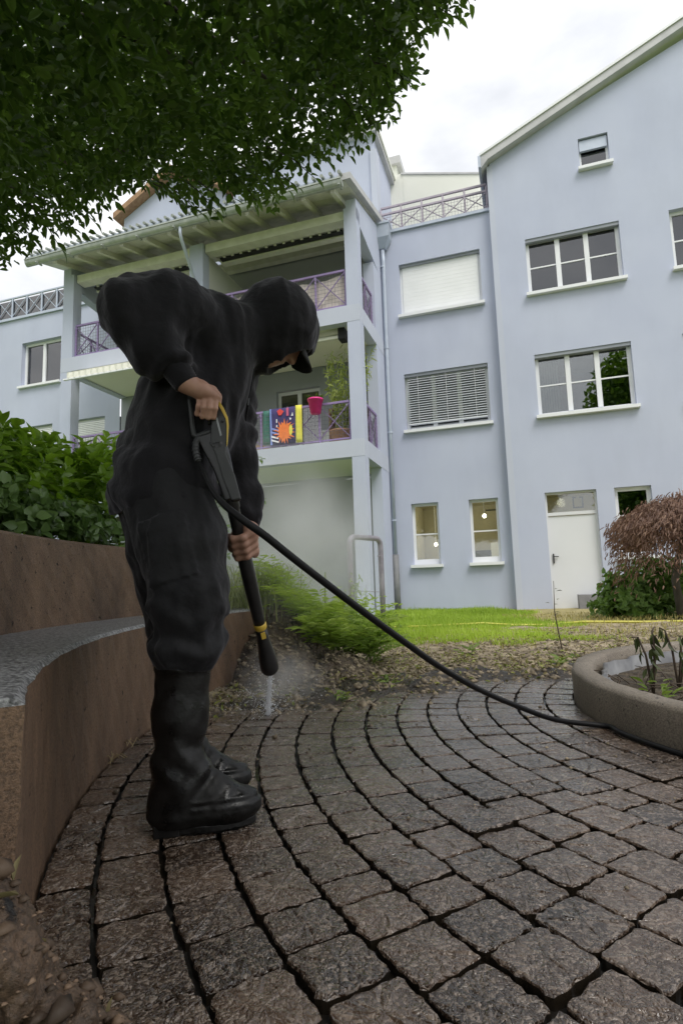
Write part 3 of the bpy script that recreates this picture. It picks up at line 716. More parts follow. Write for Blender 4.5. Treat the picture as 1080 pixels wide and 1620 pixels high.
# ================================================================== GROUND
def noise2(x, y, s=1.0, seed=0):
    x = np.asarray(x)*s; y = np.asarray(y)*s; v = 0
    for k, (f, a) in enumerate(((1, 1), (2.1, .5), (4.3, .27), (8.7, .14))):
        v = v + a*np.sin(f*x*1.7+seed*1.3+k+1.1*np.sin(f*y*1.3+seed+k*2))*np.cos(f*y*1.9+seed*.7+k*1.7+.9*np.sin(f*x*1.1+k))
    return v
def sheet(name, mat, x0, x1, y0, y1, nx, ny, zf, kind='structure', keep=None):
    xs = np.linspace(x0, x1, nx); ys = np.linspace(y0, y1, ny); X, Y = np.meshgrid(xs, ys, indexing='ij'); Z = zf(X, Y)
    V = np.stack([X, Y, Z], -1).reshape(-1, 3); i, j = np.meshgrid(np.arange(nx-1), np.arange(ny-1), indexing='ij')
    a = (i*ny+j).ravel(); F = np.stack([a, a+ny, a+ny+1, a+1], 1)
    if keep is not None:
        cx = V[F].mean(1); F = F[keep(cx[:, 0], cx[:, 1])]
    o = fast_mesh(name, V, F, mat, smooth=True); o['kind'] = kind; return o
SOILM = pm('damp_soil', (.15, .12, .08), (.42, .35, .24), rough=.9, scale=9, bump=.9, bscale=45, bdist=.02, spec=.25)
DRYM = pm('dry_trampled_ground', (.26, .22, .09), (.40, .34, .15), rough=.95, scale=7, bump=.8, bscale=60, bdist=.02)
LAWNM = pm('lawn_base', (.08, .13, .025), (.15, .21, .04), rough=.95, scale=5, bump=.6, bscale=50, bdist=.02)
grd = MB(); grd.poly([(-900, -900, -.16), (900, -900, -.16), (900, 900, -.16), (-900, 900, -.16)])
grd.build('ground', LAWNM, kind='structure')
def edge_y(x): return 2.93+.40*x+.05*np.sin(x*9)+.04*np.sin(x*23+1)      # far edge of the clean paving
def soil_z(X, Y):
    d = Y-edge_y(X)
    up = np.clip(d/.25, 0, 1)
    z = -.02+up*(.035+.018*noise2(X, Y, 3.0)) - .012*np.clip(d-1.5, 0, 3)
    return z
sheet('soil_bed', SOILM, -3.4, 6.5, 2.3, 7.0, 160, 90, soil_z, keep=lambda x, y: (y > edge_y(x)-.02))
MUD = pm('wet_black_mud', (.016, .011, .007), (.055, .041, .027), rough=.22, rough2=.7, scale=11, bump=1.0, bscale=55, bdist=.02)
sheet('wet_mud', MUD, -.95, 4.5, 2.3, 5.6, 150, 90, lambda X, Y: soil_z(X, Y)+.006+.012*noise2(X, Y, 9, 4).clip(-.3, 1), keep=lambda x, y: (y > edge_y(x)-.09+.05*noise2(x, y, 4, 1)) & (y < edge_y(x)+.42+.22*noise2(x, y, 2.5, 7)) & (np.hypot(x-CC.x, y-CC.y) > 1.45))
def lawn_z(X, Y): return -.02-.010*np.clip(Y-5.6, 0, 8)+.012*noise2(X, Y, .8)
def lawn_front(x): return 5.38+.18*np.sin(x*2.3)+.1*np.sin(x*6.1+2)
def lawn_right(y): return 2.45+.16*(y-5.8)+.2*np.sin(y*1.9)
sheet('lawn', LAWNM, -9, 3.9, 5.0, 14.6, 120, 90, lambda X, Y: lawn_z(X, Y)+.01, keep=lambda x, y: (y > lawn_front(x)) & (x < lawn_right(y)))
sheet('dry_ground', DRYM, 1.6, 10.5, 4.9, 12.6, 70, 60, lambda X, Y: lawn_z(X, Y), keep=lambda x, y: (x > lawn_right(y)-.3) & (y > 4.9+.2*np.sin(x*3)))
# ---- grass blades
GRASS = leafmat('grass_blade', (.17, .27, .025), (.42, .55, .09), trans=.42, rough=.5)
def blades(name, P, h, w, mat, label=None, cat=None, lean=.35, tone=None, kind='stuff'):
    n = len(P); a = rng.uniform(0, 6.283, n); d = np.stack([np.cos(a), np.sin(a), np.zeros(n)], 1); s_ = np.stack([-np.sin(a), np.cos(a), np.zeros(n)], 1)
    h = np.asarray(h)[:, None]; w = np.asarray(w)[:, None]; ln = rng.uniform(.1, 1, n)[:, None]*lean
    m_ = P+np.array([0, 0, 1])*h*.55+d*h*ln*.35; t = P+np.array([0, 0, 1])*h*(1-ln*.35)+d*h*ln
    V = np.stack([P-s_*w/2, P+s_*w/2, m_+s_*w*.4, m_-s_*w*.4, t+s_*w*.06, t-s_*w*.06], 1).reshape(-1, 3)
    b = (np.arange(n)*6)[:, None]; F = np.concatenate([b+np.array([[0, 1, 2, 3]]), b+np.array([[3, 2, 4, 5]])], 1).reshape(-1, 4)
    tn = np.repeat(tone if tone is not None else rng.uniform(0, .8, n), 2)
    o = fast_mesh(name, V, F, mat, tone=tn, kind=kind); return o
NG = 95000
gx = rng.uniform(-3.2, 4.0, NG*2); gy = 5.1+(rng.uniform(0, 1, NG*2)**1.6)*8.0
ok = (gy > lawn_front(gx)-.12*rng.uniform(0, 1, NG*2)) & (gx < lawn_right(gy)+.2*rng.uniform(-1, 1, NG*2)) & ((P0.x-gx)*FN.x*-1 + (gy-P0.y)*-FN.y < 90)
fac_d = (gx-P0.x)*FN.x+(gy-P0.y)*FN.y
ok &= fac_d > .03
gx, gy = gx[ok][:NG], gy[ok][:NG]
gh = rng.uniform(.04, .09, len(gx))*(1+.45*noise2(gx, gy, 1.1, 3).clip(-1, 1))*(1+.5*(rng.uniform(0, 1, len(gx)) > .97))
gt_ = np.clip(.55+.24*noise2(gx, gy, .7, 5)+rng.normal(0, .16, len(gx)), 0, .85)
o = blades('grass', np.stack([gx, gy, lawn_z(gx, gy)], 1), gh, rng.uniform(.006, .011, len(gx)), GRASS, tone=gt_); tag(o, 'mown bright green grass of the lawn', 'grass')
# thin yellowish grass over the dry ground and the soil near the lawn
DRYG = leafmat('dry_grass', (.22, .20, .055), (.50, .43, .17), trans=.2)
n = 9000
gx = rng.uniform(-.4, 6, n); gy = rng.uniform(4.3, 9.5, n)
ok = ((gx > lawn_right(gy)-.3) & (gy > 5.0)) | ((gy < lawn_front(gx)+.3) & (rng.uniform(0, 1, n) < .5*((gy-4.0)/1.7).clip(0, 1)))
gx, gy = gx[ok], gy[ok]
o = blades('dry_grass', np.stack([gx, gy, np.maximum(soil_z(gx, gy), lawn_z(gx, gy))-.005], 1), rng.uniform(.02, .07, len(gx)), rng.uniform(.005, .010, len(gx)), DRYG, lean=.9); tag(o, 'sparse yellowed grass between the lawn and the bare soil', 'grass')

# ================================================================== ROUND PAVING
def pav_mat(name, hue):
    mt, t, b = nmat(name)
    geo = t.nodes.new('ShaderNodeNewGeometry'); oi = t.nodes.new('ShaderNodeObjectInfo')
    def noise(s, d=6, r=.6):
        n_ = t.nodes.new('ShaderNodeTexNoise'); n_.inputs['Scale'].default_value = s; n_.inputs['Detail'].default_value = d; n_.inputs['Roughness'].default_value = r
        t.links.new(geo.outputs['Position'], n_.inputs['Vector']); return n_
    n1 = noise(4.5); n3 = noise(26, 5); nw = noise(2.1, 3)
    n2 = t.nodes.new('ShaderNodeTexVoronoi'); n2.inputs['Scale'].default_value = 165; n2.inputs['Randomness'].default_value = 1.0
    dist_ = t.nodes.new('ShaderNodeTexNoise'); dist_.inputs['Scale'].default_value = 60; t.links.new(geo.outputs['Position'], dist_.inputs['Vector'])
    mxv = t.nodes.new('ShaderNodeMix'); mxv.data_type = 'VECTOR'; mxv.inputs['Factor'].default_value = .02
    t.links.new(geo.outputs['Position'], mxv.inputs['A']); t.links.new(dist_.outputs['Color'], mxv.inputs['B']); t.links.new(mxv.outputs['Result'], n2.inputs['Vector'])
    sep = t.nodes.new('ShaderNodeSeparateColor'); t.links.new(n2.outputs['Color'], sep.inputs[0])
    r1 = t.nodes.new('ShaderNodeValToRGB'); e = r1.color_ramp.elements
    e[0].position = .3; e[0].color = (.020, .0105, .0055, 1); e[1].position = .74; e[1].color = (.108, .069, .046, 1)
    ad = t.nodes.new('ShaderNodeMath'); ad.operation = 'MULTIPLY_ADD'; ad.inputs[1].default_value = .30; ad.inputs[2].default_value = -.15
    t.links.new(oi.outputs['Random'], ad.inputs[0])
    ad2 = t.nodes.new('ShaderNodeMath'); t.links.new(ad.outputs[0], ad2.inputs[0]); t.links.new(n1.outputs[0], ad2.inputs[1])
    t.links.new(ad2.outputs[0], r1.inputs[0])
    # light grains of the stone
    r2 = t.nodes.new('ShaderNodeValToRGB'); r2.color_ramp.elements[0].position = .45; r2.color_ramp.elements[1].position = 1.0
    t.links.new(sep.outputs[0], r2.inputs[0])
    mxc = t.nodes.new('ShaderNodeMix'); mxc.data_type = 'RGBA'; mxc.inputs['B'].default_value = (.34, .27, .215, 1)
    sc_ = t.nodes.new('ShaderNodeMath'); sc_.operation = 'MULTIPLY'; sc_.inputs[1].default_value = .60
    t.links.new(r2.outputs[0], sc_.inputs[0]); t.links.new(sc_.outputs[0], mxc.inputs['Factor']); t.links.new(r1.outputs[0], mxc.inputs['A'])
    t.links.new(mxc.outputs['Result'], b.inputs['Base Color'])
    # wet film: smooth in patches
    r3 = t.nodes.new('ShaderNodeMapRange'); r3.inputs['From Min'].default_value = .40; r3.inputs['From Max'].default_value = .62; r3.inputs['To Min'].default_value = .10; r3.inputs['To Max'].default_value = .40
    t.links.new(n3.outputs[0], r3.inputs[0]); t.links.new(r3.outputs[0], b.inputs['Roughness'])
    b.inputs['Specular IOR Level'].default_value = .5
    film = t.nodes.new('ShaderNodeMapRange'); film.inputs['From Min'].default_value = .44; film.inputs['From Max'].default_value = .60; film.inputs['To Min'].default_value = 1.0; film.inputs['To Max'].default_value = .25
    t.links.new(nw.outputs[0], film.inputs[0])
    b1 = t.nodes.new('ShaderNodeBump'); b1.invert = True; b1.inputs['Distance'].default_value = .0042
    t.links.new(film.outputs[0], b1.inputs['Strength']); t.links.new(n2.outputs[0], b1.inputs['Height'])
    b2 = t.nodes.new('ShaderNodeBump'); b2.inputs['Strength'].default_value = .28; b2.inputs['Distance'].default_value = .008
    t.links.new(n3.outputs[0], b2.inputs['Height']); t.links.new(b1.outputs[0], b2.inputs['Normal'])
    t.links.new(b2.outputs[0], b.inputs['Normal'])
    b3 = t.nodes.new('ShaderNodeBump'); b3.inputs['Strength'].default_value = .38; b3.inputs['Distance'].default_value = .005
    t.links.new(n3.outputs[0], b3.inputs['Height']); b.inputs['Coat Weight'].default_value = .9; b.inputs['Coat Roughness'].default_value = .06; b.inputs['Coat IOR'].default_value = 1.4
    b4 = t.nodes.new('ShaderNodeBump'); b4.invert = True; b4.inputs['Strength'].default_value = .22; b4.inputs['Distance'].default_value = .004; t.links.new(n2.outputs[0], b4.inputs['Height']); t.links.new(b3.outputs[0], b4.inputs['Normal'])
    t.links.new(b4.outputs[0], b.inputs['Coat Normal'])
    return mt
PAV = pav_mat('wet_paver', 0)
JOINT = pm('wet_joint_mud_and_shade', (.006, .0045, .003), (.016, .012, .008), rough=.75, rough2=.12, scale=5, bump=.25, bscale=60, bdist=.006, lo=.42, hi=.60)
pt = MB()
NA = 120
a0, a1 = R(88), R(292)
for k in range(NA):
    b0, b1 = a0+(a1-a0)*k/NA, a0+(a1-a0)*(k+1)/NA
    pt.poly([pol(1.38, b0, -.020), pol(1.38, b1, -.020), pol(3.36, b1, -.020), pol(3.36, b0, -.020)])
patio = pt.build('patio', JOINT, kind='structure')
def paver_geo(r0, r1, b0, b1, fine, seed, gap=.0041):
    """one stone of a ring: uneven outline, rounded shoulder, slightly tilted top"""
    q = np.random.default_rng(seed)
    g = gap*q.uniform(.7, 1.5, 4)
    r0 += g[0]; r1 -= g[1]; rm = (r0+r1)/2; b0 += g[2]/rm; b1 -= g[3]/rm
    n = 9 if fine else 4
    def side(p, q_): return [p+(q_-p)*k/n for k in range(n)]
    C_ = np.array([[r0, b0], [r1, b0], [r1, b1], [r0, b1]])
    ol = []
    for k in range(4): ol += side(C_[k], C_[(k+1) % 4])
    ol = np.array(ol); c = ol.mean(0)
    # round the corners and roughen the edges
    for k in range(0, 4*n, n): ol[k] = ol[k]+(c-ol[k])*(.055 if fine else .045)
    jit = .0019 if fine else .0012
    ol[:, 0] += q.normal(0, jit, len(ol)); ol[:, 1] += q.normal(0, jit, len(ol))/rm
    def ring(sc_, z, zj=0):
        o_ = c+(ol-c)*sc_; zz = z+tilt[0]*(o_[:, 0]-c[0])+tilt[1]*(o_[:, 1]-c[1])*rm+(q.normal(0, zj, len(ol)) if zj else 0)
        return np.stack([CC.x+o_[:, 0]*np.cos(o_[:, 1]), CC.y+o_[:, 0]*np.sin(o_[:, 1]), zz], 1)
    tilt = q.normal(0, .007, 2); h = q.normal(0, .0014)
    L = [ring(.99, -.05), ring(1.0, -.0045+h, .0012), ring(.978, h-.0004, .0008), ring(.90, h+.0005, .0009), ring(.45, h+.0008, .0009)]
    m_ = len(ol); V = np.concatenate(L+[np.array([[CC.x+c[0]*math.cos(c[1]), CC.y+c[0]*math.sin(c[1]), h+.002]])])
    F = []
    for k in range(4):
        for j in range(m_): F.append((k*m_+j, k*m_+(j+1) % m_, (k+1)*m_+(j+1) % m_, (k+1)*m_+j))
    for j in range(m_): F.append((4*m_+j, 4*m_+(j+1) % m_, 5*m_))
    return V, F, m_
pavers = []
PITCH = .1365
rings = [1.425+PITCH*k for k in range(14)]
for ri, r0 in enumerate(rings):
    r1 = min(r0+PITCH, 3.305); a = R(92)+rng.uniform(0, .05)
    while a < R(286):
        ln = rng.uniform(.116, .142) if rng.uniform() < .88 else rng.uniform(.088, .112)
        e = a+ln/((r0+r1)/2); m_ = pol((r0+r1)/2, (a+e)/2)
        if m_.y < edge_y(m_.x)+.45 and m_.y > -.6: pavers.append((r0, r1, a, e, m_))
        a = e
def vis(m_):
    x, y = proj(m_); return -60 < x < 1140 and 900 < y < 1700 and m_.y < edge_y(m_.x)+.2
vv = [p for p in pavers if vis(p[4])]; vv.sort(key=lambda p: (p[4]-CAMPOS).length)
big = vv[:300]; ids = {id(p) for p in big}
print('pavers', len(pavers), 'in view', len(vv))
for k, (r0, r1, a, e, m_) in enumerate(big):
    V, F, ns_ = paver_geo(r0, r1, a, e, m_.y < 1.75, 100+k)
    mb = MB(); mb.v = [tuple(x) for x in V]; mb.f = F
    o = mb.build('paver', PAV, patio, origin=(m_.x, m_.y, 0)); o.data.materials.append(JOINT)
    o.data.polygons.foreach_set('material_index', [1 if j < ns_ else 0 for j in range(len(F))])  # stone sides: wet mud, with the shade of the gaps put into its colour
mb = MB()
for k, p in enumerate(pavers):
    if id(p) in ids: continue
    V, F, ns_ = paver_geo(*p[:4], False, 5000+k); i = len(mb.v); mb.v += [tuple(x) for x in V]; mb.f += [tuple(i+j for j in f) for f in F]
mb.build('more_pavers', PAV, patio, kind='stuff')

# ================================================================== SEAT WALLS
def conc(name, c1, c2, c3):
    mt, t, b = nmat(name); geo = t.nodes.new('ShaderNodeNewGeometry')
    def noise(s, d=6, r=.6, st=None):
        n_ = t.nodes.new('ShaderNodeTexNoise'); n_.inputs['Scale'].default_value = s; n_.inputs['Detail'].default_value = d; n_.inputs['Roughness'].default_value = r
        if st:
            mp_ = t.nodes.new('ShaderNodeMapping'); mp_.inputs['Scale'].default_value = st; t.links.new(geo.outputs['Position'], mp_.inputs[0]); t.links.new(mp_.outputs[0], n_.inputs['Vector'])
        else: t.links.new(geo.outputs['Position'], n_.inputs['Vector'])
        return n_
    n1 = noise(3.4, 7, .7, (1, 1, .30)); n2 = noise(170, 3, .7); n3 = noise(38, 4, .5)
    r1 = t.nodes.new('ShaderNodeValToRGB'); e = r1.color_ramp.elements; e[0].position = .32; e[0].color = (*c1, 1); e[1].position = .68; e[1].color = (*c2, 1)
    t.links.new(n1.outputs[0], r1.inputs[0])
    r2 = t.nodes.new('ShaderNodeValToRGB'); e = r2.color_ramp.elements; e[0].position = .35; e[0].color = (.45, .45, .45, 1); e[1].position = .6; e[1].color = (1.25, 1.22, 1.2, 1)
    t.links.new(n2.outputs[0], r2.inputs[0])
    mu = t.nodes.new('ShaderNodeMix'); mu.data_type = 'RGBA'; mu.blend_type = 'MULTIPLY'; mu.inputs['Factor'].default_value = .8
    t.links.new(r1.outputs[0], mu.inputs['A']); t.links.new(r2.outputs[0], mu.inputs['B'])
    # pits
    r3 = t.nodes.new('ShaderNodeValToRGB'); e = r3.color_ramp.elements; e[0].position = .27; e[0].color = (0, 0, 0, 1); e[1].position = .34; e[1].color = (1, 1, 1, 1)
    t.links.new(n3.outputs[0], r3.inputs[0])
    m3 = t.nodes.new('ShaderNodeMix'); m3.data_type = 'RGBA'; m3.inputs['A'].default_value = (*c3, 1)
    t.links.new(r3.outputs[0], m3.inputs['Factor']); t.links.new(mu.outputs['Result'], m3.inputs['B'])
    t.links.new(m3.outputs['Result'], b.inputs['Base Color'])
    b.inputs['Roughness'].default_value = .62
    b1 = t.nodes.new('ShaderNodeBump'); b1.inputs['Strength'].default_value = .7; b1.inputs['Distance'].default_value = .004
    t.links.new(n2.outputs[0], b1.inputs['Height'])
    b2 = t.nodes.new('ShaderNodeBump'); b2.inputs['Strength'].default_value = .8; b2.inputs['Distance'].default_value = .008
    t.links.new(r3.outputs[0], b2.inputs['Height']); t.links.new(b1.outputs[0], b2.inputs['Normal']); t.links.new(b2.outputs[0], b.inputs['Normal'])
    return mt
CONC = conc('wet_brown_concrete', (.070, .043, .027), (.215, .135, .083), (.016, .011, .007))
CONCTOP = pm('exposed_aggregate_top', (.10, .10, .105), (.42, .42, .43), rough=.35, scale=95, detail=3, bump=.9, bscale=120, bdist=.006, lo=.42, hi=.62)
PLC = conc('planter_concrete', (.15, .125, .095), (.26, .225, .18), (.05, .04, .03))
def arc_wall(name, label, cat, r_in, r_out, z0, z1, a0, a1, mat, topmat, n=70, rough=.004):
    o = thing(name, label, cat, pol((r_in+r_out)/2, (a0+a1)/2, z0))
    mb = MB(); tp = MB(); nz = 8
    def q(r, k, z, j):
        return pol(r+rough*math.sin(k*1.7+j*2.3)*math.cos(k*.6+j), a0+(a1-a0)*k/n, z)
    bev = .012
    for k in range(n):
        for j in range(nz):
            za, zb = z0+(z1-bev-z0)*j/nz, z0+(z1-bev-z0)*(j+1)/nz
            mb.poly([q(r_in, k, za, j), q(r_in, k+1, za, j), q(r_in, k+1, zb, j+1), q(r_in, k, zb, j+1)])
        mb.poly([q(r_out, k, z0, 0), q(r_out, k+1, z0, 0), q(r_out, k+1, z1-bev, nz), q(r_out, k, z1-bev, nz)])
    for k in (0, n):
        mb.poly([q(r_in, k, z0, 0)]+[q(r_in, k, z0+(z1-bev-z0)*j/nz, j) for j in range(1, nz+1)]+[q(r_out, k, z1-bev, nz), q(r_out, k, z0, 0)])
    nr = 6
    for k in range(n):
        tp.poly([q(r_in, k, z1-bev, nz), q(r_in, k+1, z1-bev, nz), pol(r_in+bev+.002*math.sin(k+1), a0+(a1-a0)*(k+1)/n, z1), pol(r_in+bev+.002*math.sin(k), a0+(a1-a0)*k/n, z1)])
        tp.poly([pol(r_in+bev+.002*math.sin(k), a0+(a1-a0)*k/n, z1), pol(r_in+bev+.002*math.sin(k+1), a0+(a1-a0)*(k+1)/n, z1), pol(r_out-bev, a0+(a1-a0)*(k+1)/n, z1), pol(r_out-bev, a0+(a1-a0)*k/n, z1)])
        tp.poly([pol(r_out-bev, a0+(a1-a0)*k/n, z1), pol(r_out-bev, a0+(a1-a0)*(k+1)/n, z1), q(r_out, k+1, z1-bev, nz), q(r_out, k, z1-bev, nz)])
    for k in (0, n):
        tp.poly([q(r_in, k, z1-bev, nz), pol(r_in+bev+.002*math.sin(k), a0+(a1-a0)*k/n, z1), pol(r_out-bev, a0+(a1-a0)*k/n, z1), q(r_out, k, z1-bev, nz)])
    mb.build('wall_body', mat, o); tp.build('wall_top', topmat, o)
    return o
arc_wall('seat_wall', 'low curved concrete seat wall with pale speckled wet top, left of the person', 'seat wall', 3.31, 3.86, -.1, .45, R(153), R(208), CONC, CONCTOP)
arc_wall('retaining_wall', 'upper curved brown concrete wall holding the bushes behind the seat', 'wall', 3.72, 3.95, .40, .835, R(158), R(209), CONC, CONC)
# planting bed behind
bed = MB(); n = 50
for k in range(n):
    b0, b1 = R(128)+R(84)*k/n, R(128)+R(84)*(k+1)/n
    for j in range(6):
        r0, r1 = 3.93+j*.6, 3.93+(j+1)*.6
        def zz(b, r): return (.79+.04*math.sin(b*31+r*7)+.03*math.sin(b*57-r*5))*min(1, max(0, (math.degrees(b)-150)/9))*(1) - .02
        bed.poly([pol(r0, b0, zz(b0, r0)), pol(r0, b1, zz(b1, r0)), pol(r1, b1, zz(b1, r1)), pol(r1, b0, zz(b0, r1))])
bed.build('planting_bed', SOILM, smooth=True, kind='structure')
# bank of washed earth where the wall ends
def mound_z(X, Y):
    d = np.hypot((X+.46)/.42, (Y-4.05)/.80); z = .44*np.clip(1-d, 0, 1)**.8*1.25
    d2 = np.hypot((X+.12)/.42, (Y-3.85)/.6); z = np.maximum(z, .17*np.clip(1-d2, 0, 1)**.8*1.2)
    return z*(1+.12*noise2(X, Y, 7, 2))+.015*noise2(X, Y, 14, 1)-.035
DIRT = pm('wet_dirt_bank', (.035, .025, .018), (.15, .115, .08), rough=.65, scale=14, bump=1.0, bscale=40, bdist=.02, rough2=.95)
sheet('dirt_bank', DIRT, -1.15, .45, 2.95, 5.0, 90, 110, mound_z, keep=lambda x, y: mound_z(x, y) > -.03)

# ---- clods and leaf litter
CLOD = pm('earth_clod', (.07, .055, .038), (.34, .275, .185), rough=.8, scale=30)
def clods(name, P, S, mat):
    base = np.array([(1,0,0),(-1,0,0),(0,1,0),(0,-1,0),(0,0,1),(0,0,-1)], float)
    fa = np.array([(0,2,4),(2,1,4),(1,3,4),(3,0,4),(2,0,5),(1,2,5),(3,1,5),(0,3,5)])
    n = len(P); V = base[None]*S[:, None, None]*rng.uniform(.5, 1.3, (n, 6, 1)); V[:, :, 2] *= .6
    V = V+P[:, None]; F = (np.arange(n)*6)[:, None, None]+fa[None]
    return fast_mesh(name, V.reshape(-1, 3), F.reshape(-1, 3), mat, kind='stuff')
n = 11000
cx = rng.uniform(-.75, 5.5, n); cy = edge_y(cx)+rng.gamma(1.6, .5, n)-.12
ok = (cy < 5.9) & (np.hypot(cx-CC.x, cy-CC.y) > 1.53); cx, cy = cx[ok], cy[ok]
cz = np.maximum(soil_z(cx, cy), mound_z(cx, cy))
o = clods('soil_crumbs', np.stack([cx, cy, cz], 1), rng.gamma(2, .006, len(cx))+.004, CLOD); tag(o, 'dark crumbs of washed-off soil along the paving edge', 'soil')
n = 1500
cx = rng.normal(-.25, .28, n); cy = rng.uniform(2.75, 4.1, n); cz = np.maximum(np.maximum(mound_z(cx, cy), -.005), -.005)
ok = np.hypot(cx-CC.x, cy-CC.y) < 3.29
o = clods('mud_clods', np.stack([cx, cy, cz], 1)[ok], (rng.gamma(2, .005, n)+.003)[ok], CLOD); tag(o, 'wet mud clods below the dirt bank', 'soil')
LITT = leafmat('leaf_litter', (.07, .052, .026), (.40, .345, .17), trans=.15, rough=.55)
LITG = leafmat('green_litter', (.10, .14, .03), (.38, .40, .11), trans=.2, rough=.5)
def litter(name, n, yo, sc_, L, mat, label, xr=(-.7, 5.5), dens=1.0):
    x = rng.uniform(*xr, n); y = edge_y(x)+yo+rng.gamma(1.7, sc_, n)
    ok = (np.hypot(x-CC.x, y-CC.y) > 1.53) & (y < 6.1); x, y = x[ok], y[ok]; n = len(x)
    clump = noise2(x, y, 2.2, 9); ok = (clump > rng.uniform(-1.2, .5, n)) & (mound_z(x, y) < .05); x, y = x[ok], y[ok]; n = len(x)
    P = np.stack([x, y, np.maximum(soil_z(x, y), mound_z(x, y))+rng.uniform(.0, .03, n)], 1)
    D = np.stack([rng.normal(0, 1, n), rng.normal(0, 1, n), rng.normal(.1, .35, n)], 1); N_ = np.stack([rng.normal(0, .5, n), rng.normal(0, .5, n), np.ones(n)], 1)
    V, F, T = leaves(P, D, N_, rng.uniform(.5, 1.3, n)*L, rng.uniform(.5, 1.2, n)*L*.5, rng.uniform(0, .75, n), fold=.3, droop=.25)
    o = fast_mesh(name, V, F, mat, tone=T, kind='stuff'); tag(o, label, 'leaf litter'); return o
litter('leaf_litter', 8000, .05, .62, .027, LITT, 'brown dead leaves scattered on the soil beyond the paving')
litter('green_litter', 3200, .0, .75, .032, LITG, 'torn green weeds and leaves lying on the soil')
# crumbs that lie on the pavers
n = 420
x = rng.uniform(-.7, 1.2, n); y = rng.uniform(1.0, 3.2, n); ok = (np.hypot(x-CC.x, y-CC.y) < 3.28) & (np.hypot(x-CC.x, y-CC.y) > 1.5) & (rng.uniform(0, 1, n) < (y-.6)/2.6)
o = clods('paving_crumbs', np.stack([x, y, np.full(n, .004)], 1)[ok], (rng.gamma(1.6, .0022, n)+.0015)[ok], CLOD); tag(o, 'small dark crumbs lying on the wet pavers', 'soil')

# ================================================================== PLANTS
LAUREL = leafmat('laurel_leaf', (.06, .13, .015), (.27, .42, .06), trans=.4, rough=.3)
IVY = leafmat('ivy_leaf', (.03, .07, .015), (.17, .27, .08), trans=.25, rough=.32)
TREEL = leafmat('tree_leaf', (.020, .046, .008), (.12, .19, .04), trans=.52, rough=.4)
BARK = pm('bark', (.05, .045, .035), (.10, .09, .075), rough=.9, scale=14, bump=.8, bscale=50, bdist=.01, stretch=(1, 1, .25))
STEM = pm('green_stem', (.06, .08, .03), (.10, .12, .05), rough=.6)
TWIG = pm('brown_twig', (.05, .035, .022), (.10, .07, .045), rough=.8)
leaf_src = {}
def one_leaf(name, parent, P, D, N_, L, W, mat, tone, var=0):
    """a single leaf object; the blades share a few meshes"""
    key = (mat.name, var)
    if key not in leaf_src:
        q = np.random.default_rng(var+1); me = bpy.data.meshes.new('leaf')
        rows = [(0, 0), (.18, .30), (.42, .5), (.68, .38), (.88, .16), (1, 0)]
        V, F = [], []
        dr = .15+.2*q.uniform(); fo = .12+.12*q.uniform()
        for t, w in rows:
            z = -dr*t*t
            V += [(t, -w, z+fo*w), (t, 0, z), (t, w, z+fo*w)]
        for k in range(len(rows)-1):
            F += [(3*k, 3*k+1, 3*k+4, 3*k+3), (3*k+1, 3*k+2, 3*k+5, 3*k+4)]
        me.from_pydata(V, [], F); me.polygons.foreach_set('use_smooth', [True]*len(F)); me.materials.append(mat)
        a = me.attributes.new('tone', 'FLOAT', 'FACE'); a.data.foreach_set('value', np.full(len(F), .15+.5*q.uniform(), dtype=np.float32))
        leaf_src[key] = me
    o = bpy.data.objects.new(name, leaf_src[key]); COL.objects.link(o); o.parent = parent
    D = Vector(D).normalized(); N_ = Vector(N_); S_ = N_.cross(D).normalized(); N_ = D.cross(S_)
    mm = Matrix((D*L, S_*W, N_*L)).transposed().to_4x4(); mm.translation = Vector(P)-parent_loc(parent)
    o.matrix_local = mm
    return o
# ---- the big tree overhead
tr = thing('tree', 'large broad-leaved tree whose dark crown overhangs the paving at top left', 'tree', (-3.3, .4, .75))
CE, CRD = np.array([-2.05, .95, 4.72]), np.array([4.3, 4.1, 2.42])
bnd = np.array([(-80, 430), (0, 418), (84, 400), (130, 378), (180, 322), (215, 300), (250, 288), (290, 318), (330, 332), (400, 318), (440, 300), (485, 290), (525, 250), (560, 222), (600, 190), (632, 150), (652, 110), (650, 70), (690, 48), (735, 18), (765, -30), (1300, -700)], float)
def bound(x): return np.interp(x, bnd[:, 0], bnd[:, 1])
def projn(P):
    v = P-np.array(CAMPOS); w = v@np.array(_fw); w = np.where(w > .05, w, .05)
    return 540+CAM_F*(v@np.array(CR))/w, 810-CAM_F*(v@np.array(CU))/w
tb_ = MB().tube([(-3.3, .4, .7), (-3.25, .42, 1.6), (-3.1, .5, 2.6), (-2.9, .6, 3.6)], [.20, .16, .14, .11], 14); tb_.build('trunk', BARK, tr, smooth=True)
tips = []
